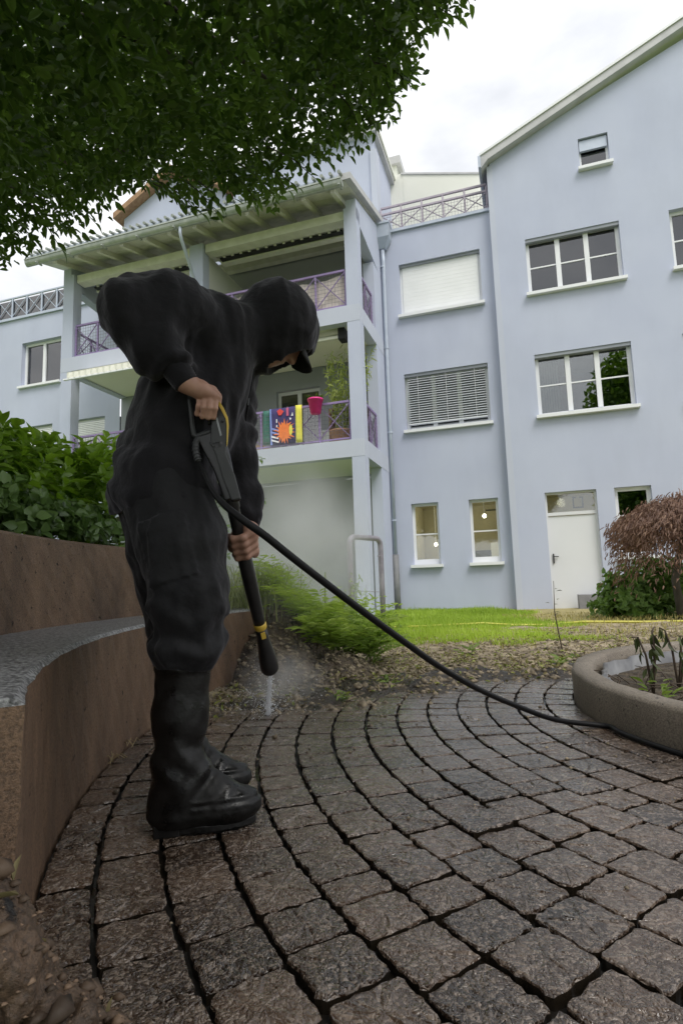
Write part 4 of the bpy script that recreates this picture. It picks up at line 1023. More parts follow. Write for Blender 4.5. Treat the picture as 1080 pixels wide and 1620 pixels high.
for k, e in enumerate([(-.7, 2.7, 3.35), (-1.6, 3.2, 3.2), (.3, 2.0, 3.7), (-2.3, 2.9, 3.1), (-.2, 3.1, 3.5), (-1.0, 1.2, 4.6), (-4.4, 1.8, 4.2), (.6, 1.2, 4.4)]):
    st = Vector((-3.15, .48, 2.2+.18*k)); e = Vector(e); mid = st.lerp(e, .5)+Vector((rng.normal(0, .12), rng.normal(0, .12), .30))
    pts = [st, st.lerp(mid, .5)+Vector((0, 0, .08)), mid, mid.lerp(e, .5)+Vector((rng.normal(0, .06), 0, .05)), e]
    br_ = MB().tube(pts, [.065, .05, .036, .022, .008], 8); lb = br_.build('limb', BARK, tr, smooth=True)
    for j in range(7):
        p = pts[2].lerp(pts[4], rng.uniform(0, 1)) if j > 2 else pts[1].lerp(pts[3], rng.uniform(0, 1)); t_ = p+Vector(rng.normal(0, .38, 3))*Vector((1, 1, .5))
        MB().tube([p, p.lerp(t_, .5)+Vector((0, 0, .04)), t_], [.016, .010, .004], 5).build('branch', BARK, lb, smooth=True)
# twigs carrying the leaves: a shell that is densest low and outside
NT = 26000
u = unit(rng.normal(0, 1, (NT*3, 3))); rad = rng.uniform(.52, 1.0, NT*3)**.6
Pt = CE+u*rad[:, None]*CRD*(1+.10*noise2(u[:, 0]*3, u[:, 1]*3+u[:, 2]*2, 1.0, 4))[:, None]
keepz = rng.uniform(0, 1, NT*3) < np.where(Pt[:, 2] < 4.6, 1, .35)
Pt = Pt[keepz]; px, py = projn(Pt)
clump = noise2(Pt[:, 0]*1.6+Pt[:, 2], Pt[:, 1]*1.6-Pt[:, 2]*.7, 1.0, 8)
lim = bound(px)+26*noise2(px*.02, py*.02, 1.0, 6)-14
inf = (Pt[:, 1] > .6)
ok = np.where(inf, py < lim-10, True)
ok &= clump > rng.uniform(-1.9, .0, len(Pt))
ok &= (np.linalg.norm(Pt-np.array(CAMPOS), axis=1) > 2.25) | (py < -250) | (px < -250)
Pt = Pt[ok][:NT]
print('twigs', len(Pt))
NL = 9
def twig_leaves(Pt, NL, L0, spread=.13):
    n = len(Pt); base = np.repeat(Pt, NL, 0); dirt = unit(rng.normal(0, 1, (n, 3))*np.array([1, 1, .45])+np.array([0, 0, -.30])); dirt = np.repeat(dirt, NL, 0)
    k = np.tile(np.arange(NL), n); sidea = np.where(k % 2 == 0, 1.0, -1.0)[:, None]
    side = unit(np.cross(dirt, np.array([0, 0, 1.0])))
    P = base+dirt*((k/NL)[:, None]*spread*2.2-spread)+rng.normal(0, .012, (n*NL, 3))
    D = dirt*.75+side*sidea*.8+rng.normal(0, .25, (n*NL, 3))+np.array([0, 0, -.15])
    Nn = np.array([0, 0, 1.0])+rng.normal(0, .45, (n*NL, 3))
    return P, D, Nn
P, D, N_ = twig_leaves(Pt, NL, .085)
n = len(P)
tone = np.clip(np.repeat(rng.uniform(0, .55, len(Pt)), NL)+rng.normal(0, .12, n), 0, .8)
V, F, T = leaves(P, D, N_, rng.uniform(.040, .072, n), rng.uniform(.023, .038, n), tone)
fast_mesh('crown', V, F, TREEL, tr, tone=T, origin=(-3.3, .4, .75), kind='stuff')
# drooping twigs with single leaves along the edge
edge_pts = [(96, 392, 3.1), (118, 372, 3.3), (150, 352, 3.2), (228, 292, 3.4), (262, 298, 3.4), (300, 330, 3.3), (318, 338, 3.2), (352, 330, 3.4), (372, 322, 3.3), (405, 318, 3.2), (430, 306, 3.4), (470, 296, 3.3), (498, 282, 3.1), (520, 258, 3.2), (545, 236, 3.3), (575, 212, 3.0), (598, 196, 3.1), (625, 160, 2.9), (640, 128, 3.0), (650, 96, 2.8), (645, 130, 3.0), (668, 62, 2.8), (700, 42, 2.7), (722, 30, 2.8), (742, 6, 2.7), (100, 340, 3.0), (182, 318, 3.2), (610, 176, 3.1), (340, 334, 3.1), (455, 300, 3.2)]
cnt = 0
for (ex, ey, Y) in edge_pts:
    tip = atY(ex, ey, Y); root = tip+Vector((rng.uniform(-.30, -.12), rng.uniform(-.25, .1), rng.uniform(.12, .26)))
    midp = root.lerp(tip, .55)+Vector((0, 0, .03))
    tw1 = MB().tube([root, midp, tip], [.005, .0035, .002], 5).build('twig', BARK, tr)
    for k in range(9):
        t = .25+.75*k/8; p = root.lerp(midp, t*2) if t < .5 else midp.lerp(tip, t*2-1)
        d = (tip-root).normalized(); sd = d.cross(Vector((0, 0, 1))).normalized()*(1 if k % 2 else -1)
        dd = d*.6+sd*.75+Vector((rng.normal(0, .2), rng.normal(0, .2), -.25)) if k < 8 else d
        one_leaf('leaf', tr, p, dd, Vector((rng.normal(0, .3), rng.normal(0, .3)-.25, 1)), rng.uniform(.06, .088), rng.uniform(.034, .046), TREEL, 0, var=k % 5); cnt += 1
print('edge leaves', cnt)

# ---- laurel on the upper wall, left
lr = thing('laurel_bush', 'bright green laurel bush growing above the left retaining wall', 'bush', pol(4.3, R(172), .8))
def bush(center, radii, n_shoots, L, W, mat, root, nl=8, up=.9, name='foliage', nsingle=0, dirbias=(0, 0, 0), smin=.35):
    P, D, N_ = [], [], []; cand = []
    c = np.array(center); rd = np.array(radii)
    for k in range(n_shoots):
        u_ = unit(rng.normal(0, 1, 3)); u_[2] = abs(u_[2]) if rng.uniform() < .75 else u_[2]
        r_ = rng.uniform(smin, 1)**.5; p0 = c+u_*r_*rd; ax = unit(u_*np.array([.7, .7, .3])+np.array([0, 0, up])+rng.normal(0, .3, 3)+np.array(dirbias))
        sh = unit(np.cross(ax, rng.normal(0, 1, 3))); sh2 = np.cross(ax, sh)
        for j in range(nl):
            a = j*2.4; ra = sh*math.cos(a)+sh2*math.sin(a); t = j/nl
            P.append(p0+ax*L*(t*1.3)); D.append(ra*(1-.35*t)+ax*(.35+.5*t)+rng.normal(0, .1, 3)); N_.append(ax+ra*-.4+rng.normal(0, .25, 3))
    n = len(P); P = np.array(P); D = np.array(D); N_ = np.array(N_)
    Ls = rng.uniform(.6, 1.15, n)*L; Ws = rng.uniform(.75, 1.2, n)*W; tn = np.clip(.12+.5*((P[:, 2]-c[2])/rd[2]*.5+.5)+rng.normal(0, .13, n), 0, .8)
    idx = np.zeros(n, bool)
    if nsingle:
        d_ = np.linalg.norm(P-np.array(CAMPOS), axis=1)-.9*P[:, 2]; idx[np.argsort(d_)[:nsingle]] = True
        for i in np.where(idx)[0]: one_leaf('leaf', root, P[i], D[i], N_[i], Ls[i], Ws[i], mat, 0, var=int(i % 7))
    V, F, T = leaves(P[~idx], D[~idx], N_[~idx], Ls[~idx], Ws[~idx], tn[~idx])
    return fast_mesh(name, V, F, mat, root, tone=T, origin=tuple(root.location), kind='stuff')
bc = pol(4.42, R(173), 1.12)
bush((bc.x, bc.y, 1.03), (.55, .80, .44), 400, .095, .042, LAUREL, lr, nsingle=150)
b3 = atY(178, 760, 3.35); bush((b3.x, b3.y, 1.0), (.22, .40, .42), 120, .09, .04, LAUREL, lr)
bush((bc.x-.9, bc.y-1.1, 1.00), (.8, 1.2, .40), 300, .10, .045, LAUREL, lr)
for k in range(14):
    b = Vector((bc.x+rng.normal(-.1, .25), bc.y+rng.normal(0, .35), .78)); t_ = b+Vector((rng.normal(0, .15), rng.normal(0, .15), rng.uniform(.35, .7)))
    MB().tube([b, b.lerp(t_, .5)+Vector((.03, 0, 0)), t_], [.010, .007, .003], 6).build('stem', TWIG, lr)
iv = thing('ivy', 'dark ivy trailing over the rim of the left retaining wall', 'ivy', pol(4.0, R(173), .83))
ic = pol(4.03, R(172), .93)
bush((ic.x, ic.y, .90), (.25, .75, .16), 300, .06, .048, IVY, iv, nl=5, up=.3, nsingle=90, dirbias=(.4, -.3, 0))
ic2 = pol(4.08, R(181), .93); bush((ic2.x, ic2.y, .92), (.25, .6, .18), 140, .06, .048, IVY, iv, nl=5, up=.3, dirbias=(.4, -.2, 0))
for k in range(9):
    a = R(rng.uniform(166, 178)); b = pol(4.0, a, .86); t_ = pol(3.78, a+R(rng.normal(0, 2)), .86+rng.uniform(-.02, .12))
    MB().tube([b, b.lerp(t_, .5)+Vector((0, 0, .08)), t_], [.004, .003, .002], 5).build('runner', STEM, iv)
# ---- pinnate shrub behind the person
ash = thing('pinnate_shrub', 'bright green feather-leaved shrub showing behind the person', 'shrub', pol(4.55, R(162), .7))
base = pol(4.5, R(161), .75)
PIN = leafmat('pinnate_leaf', (.09, .18, .02), (.30, .46, .08), trans=.45)
P, D, N_ = [], [], []; lv = 0
fr_tips = [(412, 728, 4.0), (400, 760, 4.1), (415, 792, 4.0), (395, 800, 4.15), (382, 742, 4.2), (330, 785, 4.1), (345, 770, 4.2), (370, 780, 4.2), (300, 760, 4.3), (345, 820, 4.0), (265, 770, 4.3), (372, 830, 4.0), (350, 850, 4.1), (360, 880, 4.1), (340, 900, 4.0)]
for (x, y, Y) in fr_tips:
    tip = atY(x, y, Y); st = Vector((tip.x-.34+rng.normal(0, .05), tip.y+rng.normal(0, .08), tip.z-.05+rng.normal(0, .06)))
    mid = st.lerp(tip, .5)+Vector((0, 0, .06)); MB().tube([Vector((base.x, base.y, .75)), Vector((base.x+.05, base.y-.05, .95)), st, mid, tip], [.012, .009, .005, .003, .0015], 5).build('frond_stem', STEM, ash)
    for k in range(9):
        t = k/8; p = (st.lerp(mid, t*2) if t < .5 else mid.lerp(tip, t*2-1)); d = (tip-st).normalized(); sd = d.cross(Vector((0, -.6, 1))).normalized()
        for s_ in (-1, 1): one_leaf('leaflet', ash, p, d*.45+sd*s_+Vector((0, 0, .05)), Vector((.1*s_, -.4, 1)), .085*(1-.45*abs(t-.4)), .026, PIN, 0, var=(k % 4)); lv += 1
# ---- fern and grass clump on the dirt bank
fc = thing('fern_clump', 'bright green ferny clump spilling over the dirt bank beside the lance', 'fern', (-.15, 4.1, .2))
FERN = leafmat('fern_leaf', (.11, .20, .025), (.44, .56, .13), trans=.5)
P, D, N_ = [], [], []
for k in range(300):
    a = rng.uniform(0, 6.283); r_ = rng.uniform(0, 1)**.5; bx, by = -.14+.36*r_*math.cos(a), 4.12+.38*r_*math.sin(a); bz = float(mound_z(np.array(bx), np.array(by)))
    b = np.array([bx, by, max(bz, 0)]); out = unit(np.array([math.cos(a), math.sin(a)-.45, 0])); h = rng.uniform(.20, .52)*(1.15-.45*r_); sp = rng.uniform(.08, .26)
    for j in range(20):
        t = .2+.8*j/19; p = b+np.array([0, 0, 1])*h*(1.6*t-.75*t*t)+out*sp*t*t*1.5
        sd = np.cross(out, [0, 0, 1]); P.append(p); D.append(sd*(1 if j % 2 else -1)+out*.6*t+np.array([0, 0, .25])+rng.normal(0, .18, 3)); N_.append(np.array([0, 0, 1])+out*.5+rng.normal(0, .3, 3))
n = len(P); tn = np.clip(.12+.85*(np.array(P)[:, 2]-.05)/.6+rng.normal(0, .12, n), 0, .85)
V, F, T = leaves(P, D, N_, rng.uniform(.045, .085, n), rng.uniform(.010, .017, n), tn)
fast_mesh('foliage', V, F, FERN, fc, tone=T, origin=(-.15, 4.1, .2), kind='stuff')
og = thing('ornamental_grass', 'pale arching grass tuft behind the spray, between person and fern clump', 'grass tuft', (-.62, 4.05, .4))
P_, W_ = [], []; V, F = [], []
for k in range(420):
    a = rng.uniform(0, 6.283); b = np.array([-.62+.12*rng.normal(), 4.05+.12*rng.normal(), .36]); out = np.array([math.cos(a), math.sin(a), 0]); L = rng.uniform(.35, .8); w = rng.uniform(.003, .006); sd = np.array([-math.sin(a), math.cos(a), 0])
    i0 = len(V); h = rng.uniform(.25, .6)
    for j in range(6):
        t = j/5; p = b+np.array([0, 0, h])*(1.9*t-1.35*t*t)+out*L*.65*t*(.3+.7*t); ww = w*(1-.85*t); V += [p-sd*ww, p+sd*ww]
    for j in range(5): F.append((i0+2*j, i0+2*j+1, i0+2*j+3, i0+2*j+2))
fast_mesh('blades', V, F, leafmat('pale_grass', (.22, .27, .09), (.50, .54, .26), trans=.35), og, tone=np.repeat(rng.uniform(0, .75, 420), 5), origin=(-.62, 4.05, .4), kind='stuff')
# thin weeds between clump and hoop
wd = thing('tall_weeds', 'thin seeding weeds between the fern clump and the steel hoop', 'weeds', (.0, 4.9, 0))
P, D, N_ = [], [], []
for k in range(26):
    b = Vector((rng.uniform(-.45, .35), rng.uniform(4.6, 5.5), 0)); t_ = b+Vector((rng.normal(0, .12), rng.normal(0, .08), rng.uniform(.3, .78)))
    MB().tube([b, b.lerp(t_, .5)+Vector((rng.normal(0, .03), 0, .02)), t_], [.003, .0022, .001], 4).build('stalk', STEM, wd)
    for j in range(22):
        t = rng.uniform(.25, 1); p = b.lerp(t_, t); P.append(p); D.append(rng.normal(0, 1, 3)+np.array([0, 0, .5])); N_.append(rng.normal(0, .4, 3)+np.array([0, 0, 1]))
n = len(P); V, F, T = leaves(P, D, N_, rng.uniform(.02, .06, n), rng.uniform(.006, .016, n), rng.uniform(.1, .8, n)); fast_mesh('foliage', V, F, FERN, wd, tone=T, origin=(.0, 4.9, 0), kind='stuff')
# ---- reddish maple and the ivy bush at the right
mp_ = thing('japanese_maple', 'weeping reddish-brown maple at the right edge by the door', 'shrub', (4.55, 7.9, -.05))
MAP = leafmat('maple_leaf', (.10, .05, .04), (.30, .19, .13), trans=.25)
MB().tube([(4.6, 7.9, -.1), (4.55, 7.9, .5), (4.7, 7.85, 1.1), (4.75, 7.85, 1.5)], [.06, .05, .04, .02], 10).build('trunk', BARK, mp_, smooth=True)
P, D, N_ = [], [], []
for k in range(1700):
    a = rng.uniform(0, 6.283); u_ = rng.uniform(0, 1)**.6; x, y = 4.75+1.0*u_*math.cos(a), 7.85+.9*u_*math.sin(a); zt = 1.62-.40*u_**2+rng.normal(0, .05); drop = rng.uniform(0, 1.05)*(.35+.65*u_)
    for j in range(9):
        p = np.array([x+rng.normal(0, .05), y+rng.normal(0, .05), zt-drop*j/9]); P.append(p); D.append(np.array([math.cos(a), math.sin(a), -1.1])+rng.normal(0, .5, 3)); N_.append(np.array([math.cos(a), math.sin(a), .7])+rng.normal(0, .5, 3))
n = len(P); V, F, T = leaves(P, D, N_, rng.uniform(.05, .11, n), rng.uniform(.010, .02, n), rng.uniform(0, .8, n)); fast_mesh('foliage', V, F, MAP, mp_, tone=T, origin=tuple(mp_.location), kind='stuff')
ib = thing('ivy_bush', 'low green leafy bush under the reddish maple', 'bush', (4.5, 9.0, -.1))
IVY2 = leafmat('bush_leaf', (.03, .08, .015), (.17, .27, .06), trans=.3)
bush((4.95, 8.85, .10), (1.05, .6, .62), 420, .12, .075, IVY2, ib, nl=6, up=.3)
bush((4.35, 8.5, -.02), (.6, .5, .28), 160, .11, .07, IVY2, ib, nl=6, up=.3)
# creeper over the door-side window
# ---- planter bed with its ring wall
pl = thing('planter_ring', 'low curved concrete planter edge at the right with dark liner', 'planter', (CC.x, CC.y, 0))
pw = MB(); n = 110; prof = [(1.42, -.06), (1.42, .06), (1.423, .135), (1.412, .15), (1.335, .152), (1.325, .14), (1.322, .02)]
for k in range(n):
    b0, b1 = 2*math.pi*k/n, 2*math.pi*(k+1)/n
    for (ra, za), (rb, zb) in zip(prof, prof[1:]):
        w0 = .003*math.sin(k*1.3)+.002*math.sin(k*3.1); w1 = .003*math.sin((k+1)*1.3)+.002*math.sin((k+1)*3.1)
        pw.poly([pol(ra+w0, b0, za), pol(ra+w1, b1, za), pol(rb+w1, b1, zb), pol(rb+w0, b0, zb)])
pw.build('ring_wall', PLC, pl, smooth=True)
ln = MB()
for k in range(n):
    b0, b1 = 2*math.pi*k/n, 2*math.pi*(k+1)/n
    for (ra, za), (rb, zb) in zip([(1.295, .0), (1.292, .115), (1.27, .118), (1.26, .03)], [(1.292, .115), (1.27, .118), (1.26, .03), (1.25, .0)]):
        w0 = .010*math.sin(k*.9)+.006*math.sin(k*2.3); w1 = .010*math.sin((k+1)*.9)+.006*math.sin((k+1)*2.3)
        ln.poly([pol(ra+w0, b0, za+w0*.5), pol(ra+w1, b1, za+w1*.5), pol(rb+w1, b1, zb+w1*.5), pol(rb+w0, b0, zb+w0*.5)])
ln.build('liner', pm('grey_liner', (.10, .10, .105), (.2, .2, .2), rough=.4, scale=9), pl, smooth=True)
so_ = MB()
for k in range(n):
    b0, b1 = 2*math.pi*k/n, 2*math.pi*(k+1)/n
    so_.poly([pol(1.33, b0, .045), pol(1.33, b1, .045), pol(.7, b1, .07+.02*math.sin((k+1)*2)), pol(.7, b0, .07+.02*math.sin(k*2))]); so_.poly([pol(.7, b0, .07+.02*math.sin(k*2)), pol(.7, b1, .07+.02*math.sin((k+1)*2)), (CC.x, CC.y, .09)])
so_.build('soil', pm('dark_planter_soil', (.030, .022, .015), (.11, .085, .055), rough=.9, scale=16, bump=1.0, bscale=70, bdist=.02), pl, smooth=True)
WILT = leafmat('wilted_leaf', (.016, .022, .010), (.11, .14, .045), trans=.2)
YOUNG = leafmat('young_leaf', (.07, .12, .02), (.24, .32, .07), trans=.35)
def wilted(label, b, tips_, green=False):
    t = thing('wilted_plant', label, 'plant', b, 'wilted plants in the planter')
    for tp in tips_:
        b_ = Vector(b); t_ = b_+Vector(tp); ap = b_.lerp(t_, .6)+Vector((0, 0, .10)); MB().tube([b_, b_.lerp(ap, .6)+Vector((.01, 0, .02)), ap, t_], [.006, .005, .004, .003], 6).build('stem', TWIG, t, smooth=True)
        for k in range(7):
            q = rng.uniform(.3, 1); p = (b_.lerp(ap, q*1.3) if q < .75 else ap.lerp(t_, (q-.75)*4))
            one_leaf('leaf', t, p, (rng.normal(0, .5), rng.normal(0, .5), -1.2), (rng.normal(), rng.normal(), .2), rng.uniform(.045, .085), rng.uniform(.014, .026), WILT, 0, var=k % 4)
    return t
wilted('tall drooping dark wilted plant in the planter', (1.36, 2.62, .06), [(.03, -.02, .26), (-.06, .03, .25), (.06, .05, .29), (.0, -.05, .20)])
wilted('second drooping wilted plant farther right in the planter', (1.52, 2.70, .06), [(.05, .0, .24), (-.04, .04, .28), (.10, .0, .2)])
yp = thing('young_plant', 'small yellow-green young plant at the inner rim of the planter', 'plant', (1.28, 2.42, .06))
for k in range(26):
    a = rng.uniform(0, 6.283); r_ = rng.uniform(0, .07); one_leaf('leaf', yp, (1.28+r_*math.cos(a), 2.42+r_*math.sin(a), .06+rng.uniform(0, .09)), (math.cos(a), math.sin(a), rng.uniform(.1, .9)), (rng.normal(0, .3), rng.normal(0, .3), 1), rng.uniform(.04, .07), rng.uniform(.014, .022), YOUNG, 0, var=k % 5)
rt_ = MB()
for k in range(60):
    a = R(rng.uniform(150, 230)); b = pol(rng.uniform(.9, 1.25), a, .06); t_ = b+Vector((rng.normal(0, .12), rng.normal(0, .12), rng.uniform(.0, .08))); rt_.tube([b, b.lerp(t_, .5)+Vector((0, 0, .03)), t_], [.003, .0025, .0015], 4)
o = rt_.build('dead_roots', TWIG, kind='stuff'); tag(o, 'tangle of thin dead twigs inside the planter', 'twigs')
# ---- a few seedlings and tufts
sd = thing('thin_sapling', 'thin bare sapling stem standing in the soil before the lawn', 'sapling', (1.62, 4.35, 0))
MB().tube([(1.62, 4.35, -.01), (1.60, 4.36, .16), (1.58, 4.36, .33), (1.59, 4.36, .56)], [.006, .005, .004, .002], 6).build('stem', TWIG, sd)
for k in range(26): p = Vector((1.59+rng.normal(0, .03), 4.36+rng.normal(0, .03), rng.uniform(.02, .5))); one_leaf('leaf', sd, p, (rng.normal(), rng.normal(), .2), (0, -.3, 1), rng.uniform(.025, .05), .012, WILT, 0, var=k % 3)
for (x, y, sc_, lb) in ((1.42, 3.85, 1.3, 'pale yellow-green weed left of the planter beside the paving edge'), (.22, 3.35, 1.0, 'yellow-green weed lying in the leaf litter at mid paving edge'), (-.02, 2.98, .8, 'small yellow weed on the paving just right of the water jet'), (.95, 4.55, 1.1, 'low yellowish weed in the soil halfway to the lawn')):
    wt = thing('small_weed', lb, 'weed', (x, y, 0), 'small weeds in the bare soil')
    for k in range(18):
        a = rng.uniform(0, 6.283); one_leaf('leaf', wt, (x+rng.normal(0, .025*sc_), y+rng.normal(0, .025*sc_), .005+rng.uniform(0, .05)*sc_), (math.cos(a), math.sin(a), rng.uniform(.1, .8)), (rng.normal(0, .4), -.2+rng.normal(0, .4), 1), rng.uniform(.04, .075)*sc_, rng.uniform(.014, .024)*sc_, YOUNG, 0, var=k % 5)
STRAW = pm('straw', (.30, .23, .12), (.42, .34, .19), rough=.8)
for (p, lb) in (((-.84, 2.06, .005), 'dry straw tuft at the foot of the seat wall, the nearer one'), ((-.86, 2.28, .005), 'dry straw tuft at the foot of the seat wall, the farther one'), ((-.98, 2.95, .45), 'single dry stalk tuft on the seat against the upper wall')):
    b = MB()
    for k in range(9):
        a = rng.uniform(0, 6.283); L = rng.uniform(.03, .08); s0 = Vector(p)+Vector((rng.normal(0, .015), rng.normal(0, .02), .001)); b.tube([s0, s0+Vector((math.cos(a)*L*.6, math.sin(a)*L*.6, .025)), s0+Vector((math.cos(a)*L, math.sin(a)*L, .008))], .0014, 4)
    o = b.build('straw_tuft', STRAW, origin=p); tag(o, lb, 'straw', 'straw tufts by the seat wall')
# ---- tall tree behind the viewer, mirrored in the panes
tr2 = thing('garden_tree', 'tall green tree behind the viewpoint, seen only as a reflection in the window panes', 'tree', (3.5, -11, -.1))
MB().tube([(3.5, -11, -.1), (3.6, -11, 4), (3.4, -11.1, 9)], [.25, .2, .08], 10).build('trunk', BARK, tr2, smooth=True)
n = 14000; u = unit(rng.normal(0, 1, (n, 3))); P = np.array([3.6, -11, 8.0])+u*(rng.uniform(.3, 1, n)**.5)[:, None]*np.array([3.4, 2.6, 6.0])
P = P[noise2(P[:, 0]*.9+P[:, 2]*.5, P[:, 1]*.9-P[:, 2]*.6, 1.0, 2) > rng.uniform(-1.6, .1, n)]; n = len(P)
V, F, T = leaves(P, rng.normal(0, 1, (n, 3)), rng.normal(0, .6, (n, 3))+np.array([0, 0, 1]), rng.uniform(.25, .45, n), rng.uniform(.16, .28, n), rng.uniform(0, .8, n))
fast_mesh('crown', V, F, LAUREL, tr2, tone=T, origin=(3.5, -11, -.1), kind='stuff')

# ================================================================== GARDEN THINGS
STEEL = pm('galvanised_steel', (.22, .20, .235), (.31, .29, .33), rough=.45, scale=14, metal=.35)
hs = thing('bike_hoop', 'galvanised steel hoop standing on the lawn before the balconies', 'bike stand', (.3, 7.2, -.05))
hl, hr_ = Vector((.085, 7.0, 0)), Vector((.50, 7.55, 0)); zt = 1.16; rr_ = .10
dirh = (hr_-hl).normalized(); pts = [hl+Vector((0, 0, -.12)), hl+Vector((0, 0, .6)), hl+Vector((0, 0, zt-rr_))]
for k in range(1, 7): t = math.pi/2*k/6; pts.append(hl+dirh*(rr_-rr_*math.cos(t))+Vector((0, 0, zt-rr_+rr_*math.sin(t))))
for k in range(0, 7): t = math.pi/2*k/6; pts.append(hr_-dirh*(rr_-rr_*math.sin(t))+Vector((0, 0, zt-rr_+rr_*math.cos(t))))
pts += [hr_+Vector((0, 0, .6)), hr_+Vector((0, 0, -.12))]
MB().tube(pts, .036, 14).build('tube', STEEL, hs, smooth=True)
for p in (hl, hr_):
    MB().lathe([(.001, 0), (.014, 0), (.014, .03), (.001, .032)], p+dirh*(.03 if p is hl else -.06)+Vector((0, -.01, .93)), 8, axis=dirh).build('bolt', STEEL, hs)
MB().tube([hl+Vector((0, 0, .50)), hr_+Vector((0, 0, .46))], .004, 6).build('cross_wire', STEEL, hs); MB().bar(hl.lerp(hr_, .48)+Vector((0, 0, .48)), hl.lerp(hr_, .48)+Vector((0, 0, .56)), .006).build('wire_stub', STEEL, hs)
yh = MB().tube([(.2, 7.55, -.0), (1.0, 7.4, .012), (1.75, 7.35, .03), (2.1, 7.3, .0), (2.5, 7.25, -.01), (2.95, 7.2, .02), (3.6, 7.0, .01), (4.6, 6.9, .0), (6.0, 6.9, .0)], .014, 8)
o = yh.build('garden_hose', pm('yellow_hose', (.50, .46, .06), (.58, .54, .10), rough=.5), smooth=True, origin=(2, 7.3, 0)); tag(o, 'yellow garden hose lying across the lawn', 'hose')
sb_ = thing('step_block', 'dark grey box step at the right side of the white door', 'step', FP(1.45, .5, -.1))
MB().fbox(1.18, 1.75, GO+.05, GO+.5, -.15, .20).build('block', pm('step_grey', (.20, .20, .21), (.25, .25, .26), rough=.8), sb_)

# ================================================================== SDF MESHES
def smin(a, b, k):
    if k <= 0: return np.minimum(a, b)
    h = np.maximum(k-np.abs(a-b), 0)/k; return np.minimum(a, b)-h*h*k*.25
def cap(p, a, b, ra, rb, flat_=None, ratio=1.0):
    a = np.asarray(a, np.float32); b = np.asarray(b, np.float32); ba = b-a; pa = p-a
    t = np.clip((pa@ba)/max(float(ba@ba), 1e-9), 0, 1); q = pa-t[..., None]*ba
    if flat_ is not None:
        f_ = np.asarray(flat_, np.float32); c = q@f_; d = np.sqrt(np.maximum((q*q).sum(-1)-c*c, 0)+(c/ratio)**2)
    else: d = np.sqrt((q*q).sum(-1))
    return d-(ra+(rb-ra)*t)
def ell(p, c, r, axes=None):
    q = p-np.asarray(c, np.float32)
    if axes is not None: q = q@np.asarray(axes, np.float32).T
    r = np.asarray(r, np.float32); k0 = np.sqrt(((q/r)**2).sum(-1)); k1 = np.sqrt(((q/(r*r))**2).sum(-1)); return k0*(k0-1)/np.maximum(k1, 1e-6)
def chain(p, pts, rs, k=.02, flat_=None, ratio=1.0):
    d = None
    for i in range(len(pts)-1):
        e = cap(p, pts[i], pts[i+1], rs[i], rs[i+1], flat_, ratio); d = e if d is None else smin(d, e, k)
    return d
def sdf_surface(fn, lo, hi, res):
    """surface nets of fn over the box lo..hi; the fine grid is filled only near the surface"""
    lo = np.asarray(lo, np.float32); hi = np.asarray(hi, np.float32); C_ = 5
    nc = np.ceil((hi-lo)/(res*C_)).astype(int)+1; n = nc*C_
    ax = [lo[i]+res*C_*(np.arange(nc[i], dtype=np.float32)+.5)-res*.5 for i in range(3)]
    G = np.stack(np.meshgrid(*ax, indexing='ij'), -1); dc = fn(G.reshape(-1, 3)).reshape(nc)
    near = np.abs(dc) < res*C_*1.5
    val = np.repeat(np.repeat(np.repeat(dc, C_, 0), C_, 1), C_, 2).astype(np.float32)
    ci = np.argwhere(near); off = np.stack(np.meshgrid(*[np.arange(C_)]*3, indexing='ij'), -1).reshape(-1, 3)
    fi = (ci[:, None]*C_+off[None]).reshape(-1, 3)
    for s in range(0, len(fi), 400000):
        f_ = fi[s:s+400000]; val[f_[:, 0], f_[:, 1], f_[:, 2]] = fn((lo+f_*res).astype(np.float32))
    ins = val < 0
    c8 = [(i, j, k) for i in (0, 1) for j in (0, 1) for k in (0, 1)]
    sub = lambda A, o: A[o[0]:A.shape[0]-1+o[0], o[1]:A.shape[1]-1+o[1], o[2]:A.shape[2]-1+o[2]]
    cnt = sum(sub(ins, o).astype(np.int8) for o in c8); act = (cnt > 0) & (cnt < 8); idx = np.argwhere(act); vid = -np.ones(act.shape, np.int64); vid[act] = np.arange(len(idx))
    vs_ = np.stack([val[idx[:, 0]+o[0], idx[:, 1]+o[1], idx[:, 2]+o[2]] for o in c8], 1)
    acc = np.zeros((len(idx), 3)); num = np.zeros(len(idx))
    for a in range(8):
        for b in range(a+1, 8):
            da = np.array(c8[b])-np.array(c8[a])
            if np.abs(da).sum() != 1: continue
            m_ = (vs_[:, a] < 0) != (vs_[:, b] < 0); t = vs_[:, a]/np.where(m_, vs_[:, a]-vs_[:, b], 1)
            acc += np.where(m_[:, None], np.array(c8[a])+t[:, None]*da, 0); num += m_
    V = lo+(idx+acc/np.maximum(num, 1)[:, None])*res
    Fs = []
    for ax_ in range(3):
        o = [0, 0, 0]; o[ax_] = 1; A = ins; s0 = [slice(None)]*3; s1 = [slice(None)]*3; s0[ax_] = slice(0, -1); s1[ax_] = slice(1, None)
        ch = A[tuple(s0)] != A[tuple(s1)]; e = np.argwhere(ch); u_, v_ = (ax_+1) % 3, (ax_+2) % 3
        ok = (e[:, u_] > 0) & (e[:, v_] > 0) & (e[:, u_] < act.shape[u_]) & (e[:, v_] < act.shape[v_]); e = e[ok]
        fl = A[e[:, 0], e[:, 1], e[:, 2]]
        def cell(du, dv):
            q = e.copy(); q[:, u_] += du; q[:, v_] += dv; return vid[q[:, 0], q[:, 1], q[:, 2]]
        f_ = np.stack([cell(-1, -1), cell(0, -1), cell(0, 0), cell(-1, 0)], 1); f_[~fl] = f_[~fl][:, ::-1]; Fs.append(f_)
    F = np.concatenate(Fs); F = F[(F >= 0).all(1)]
    return V, F
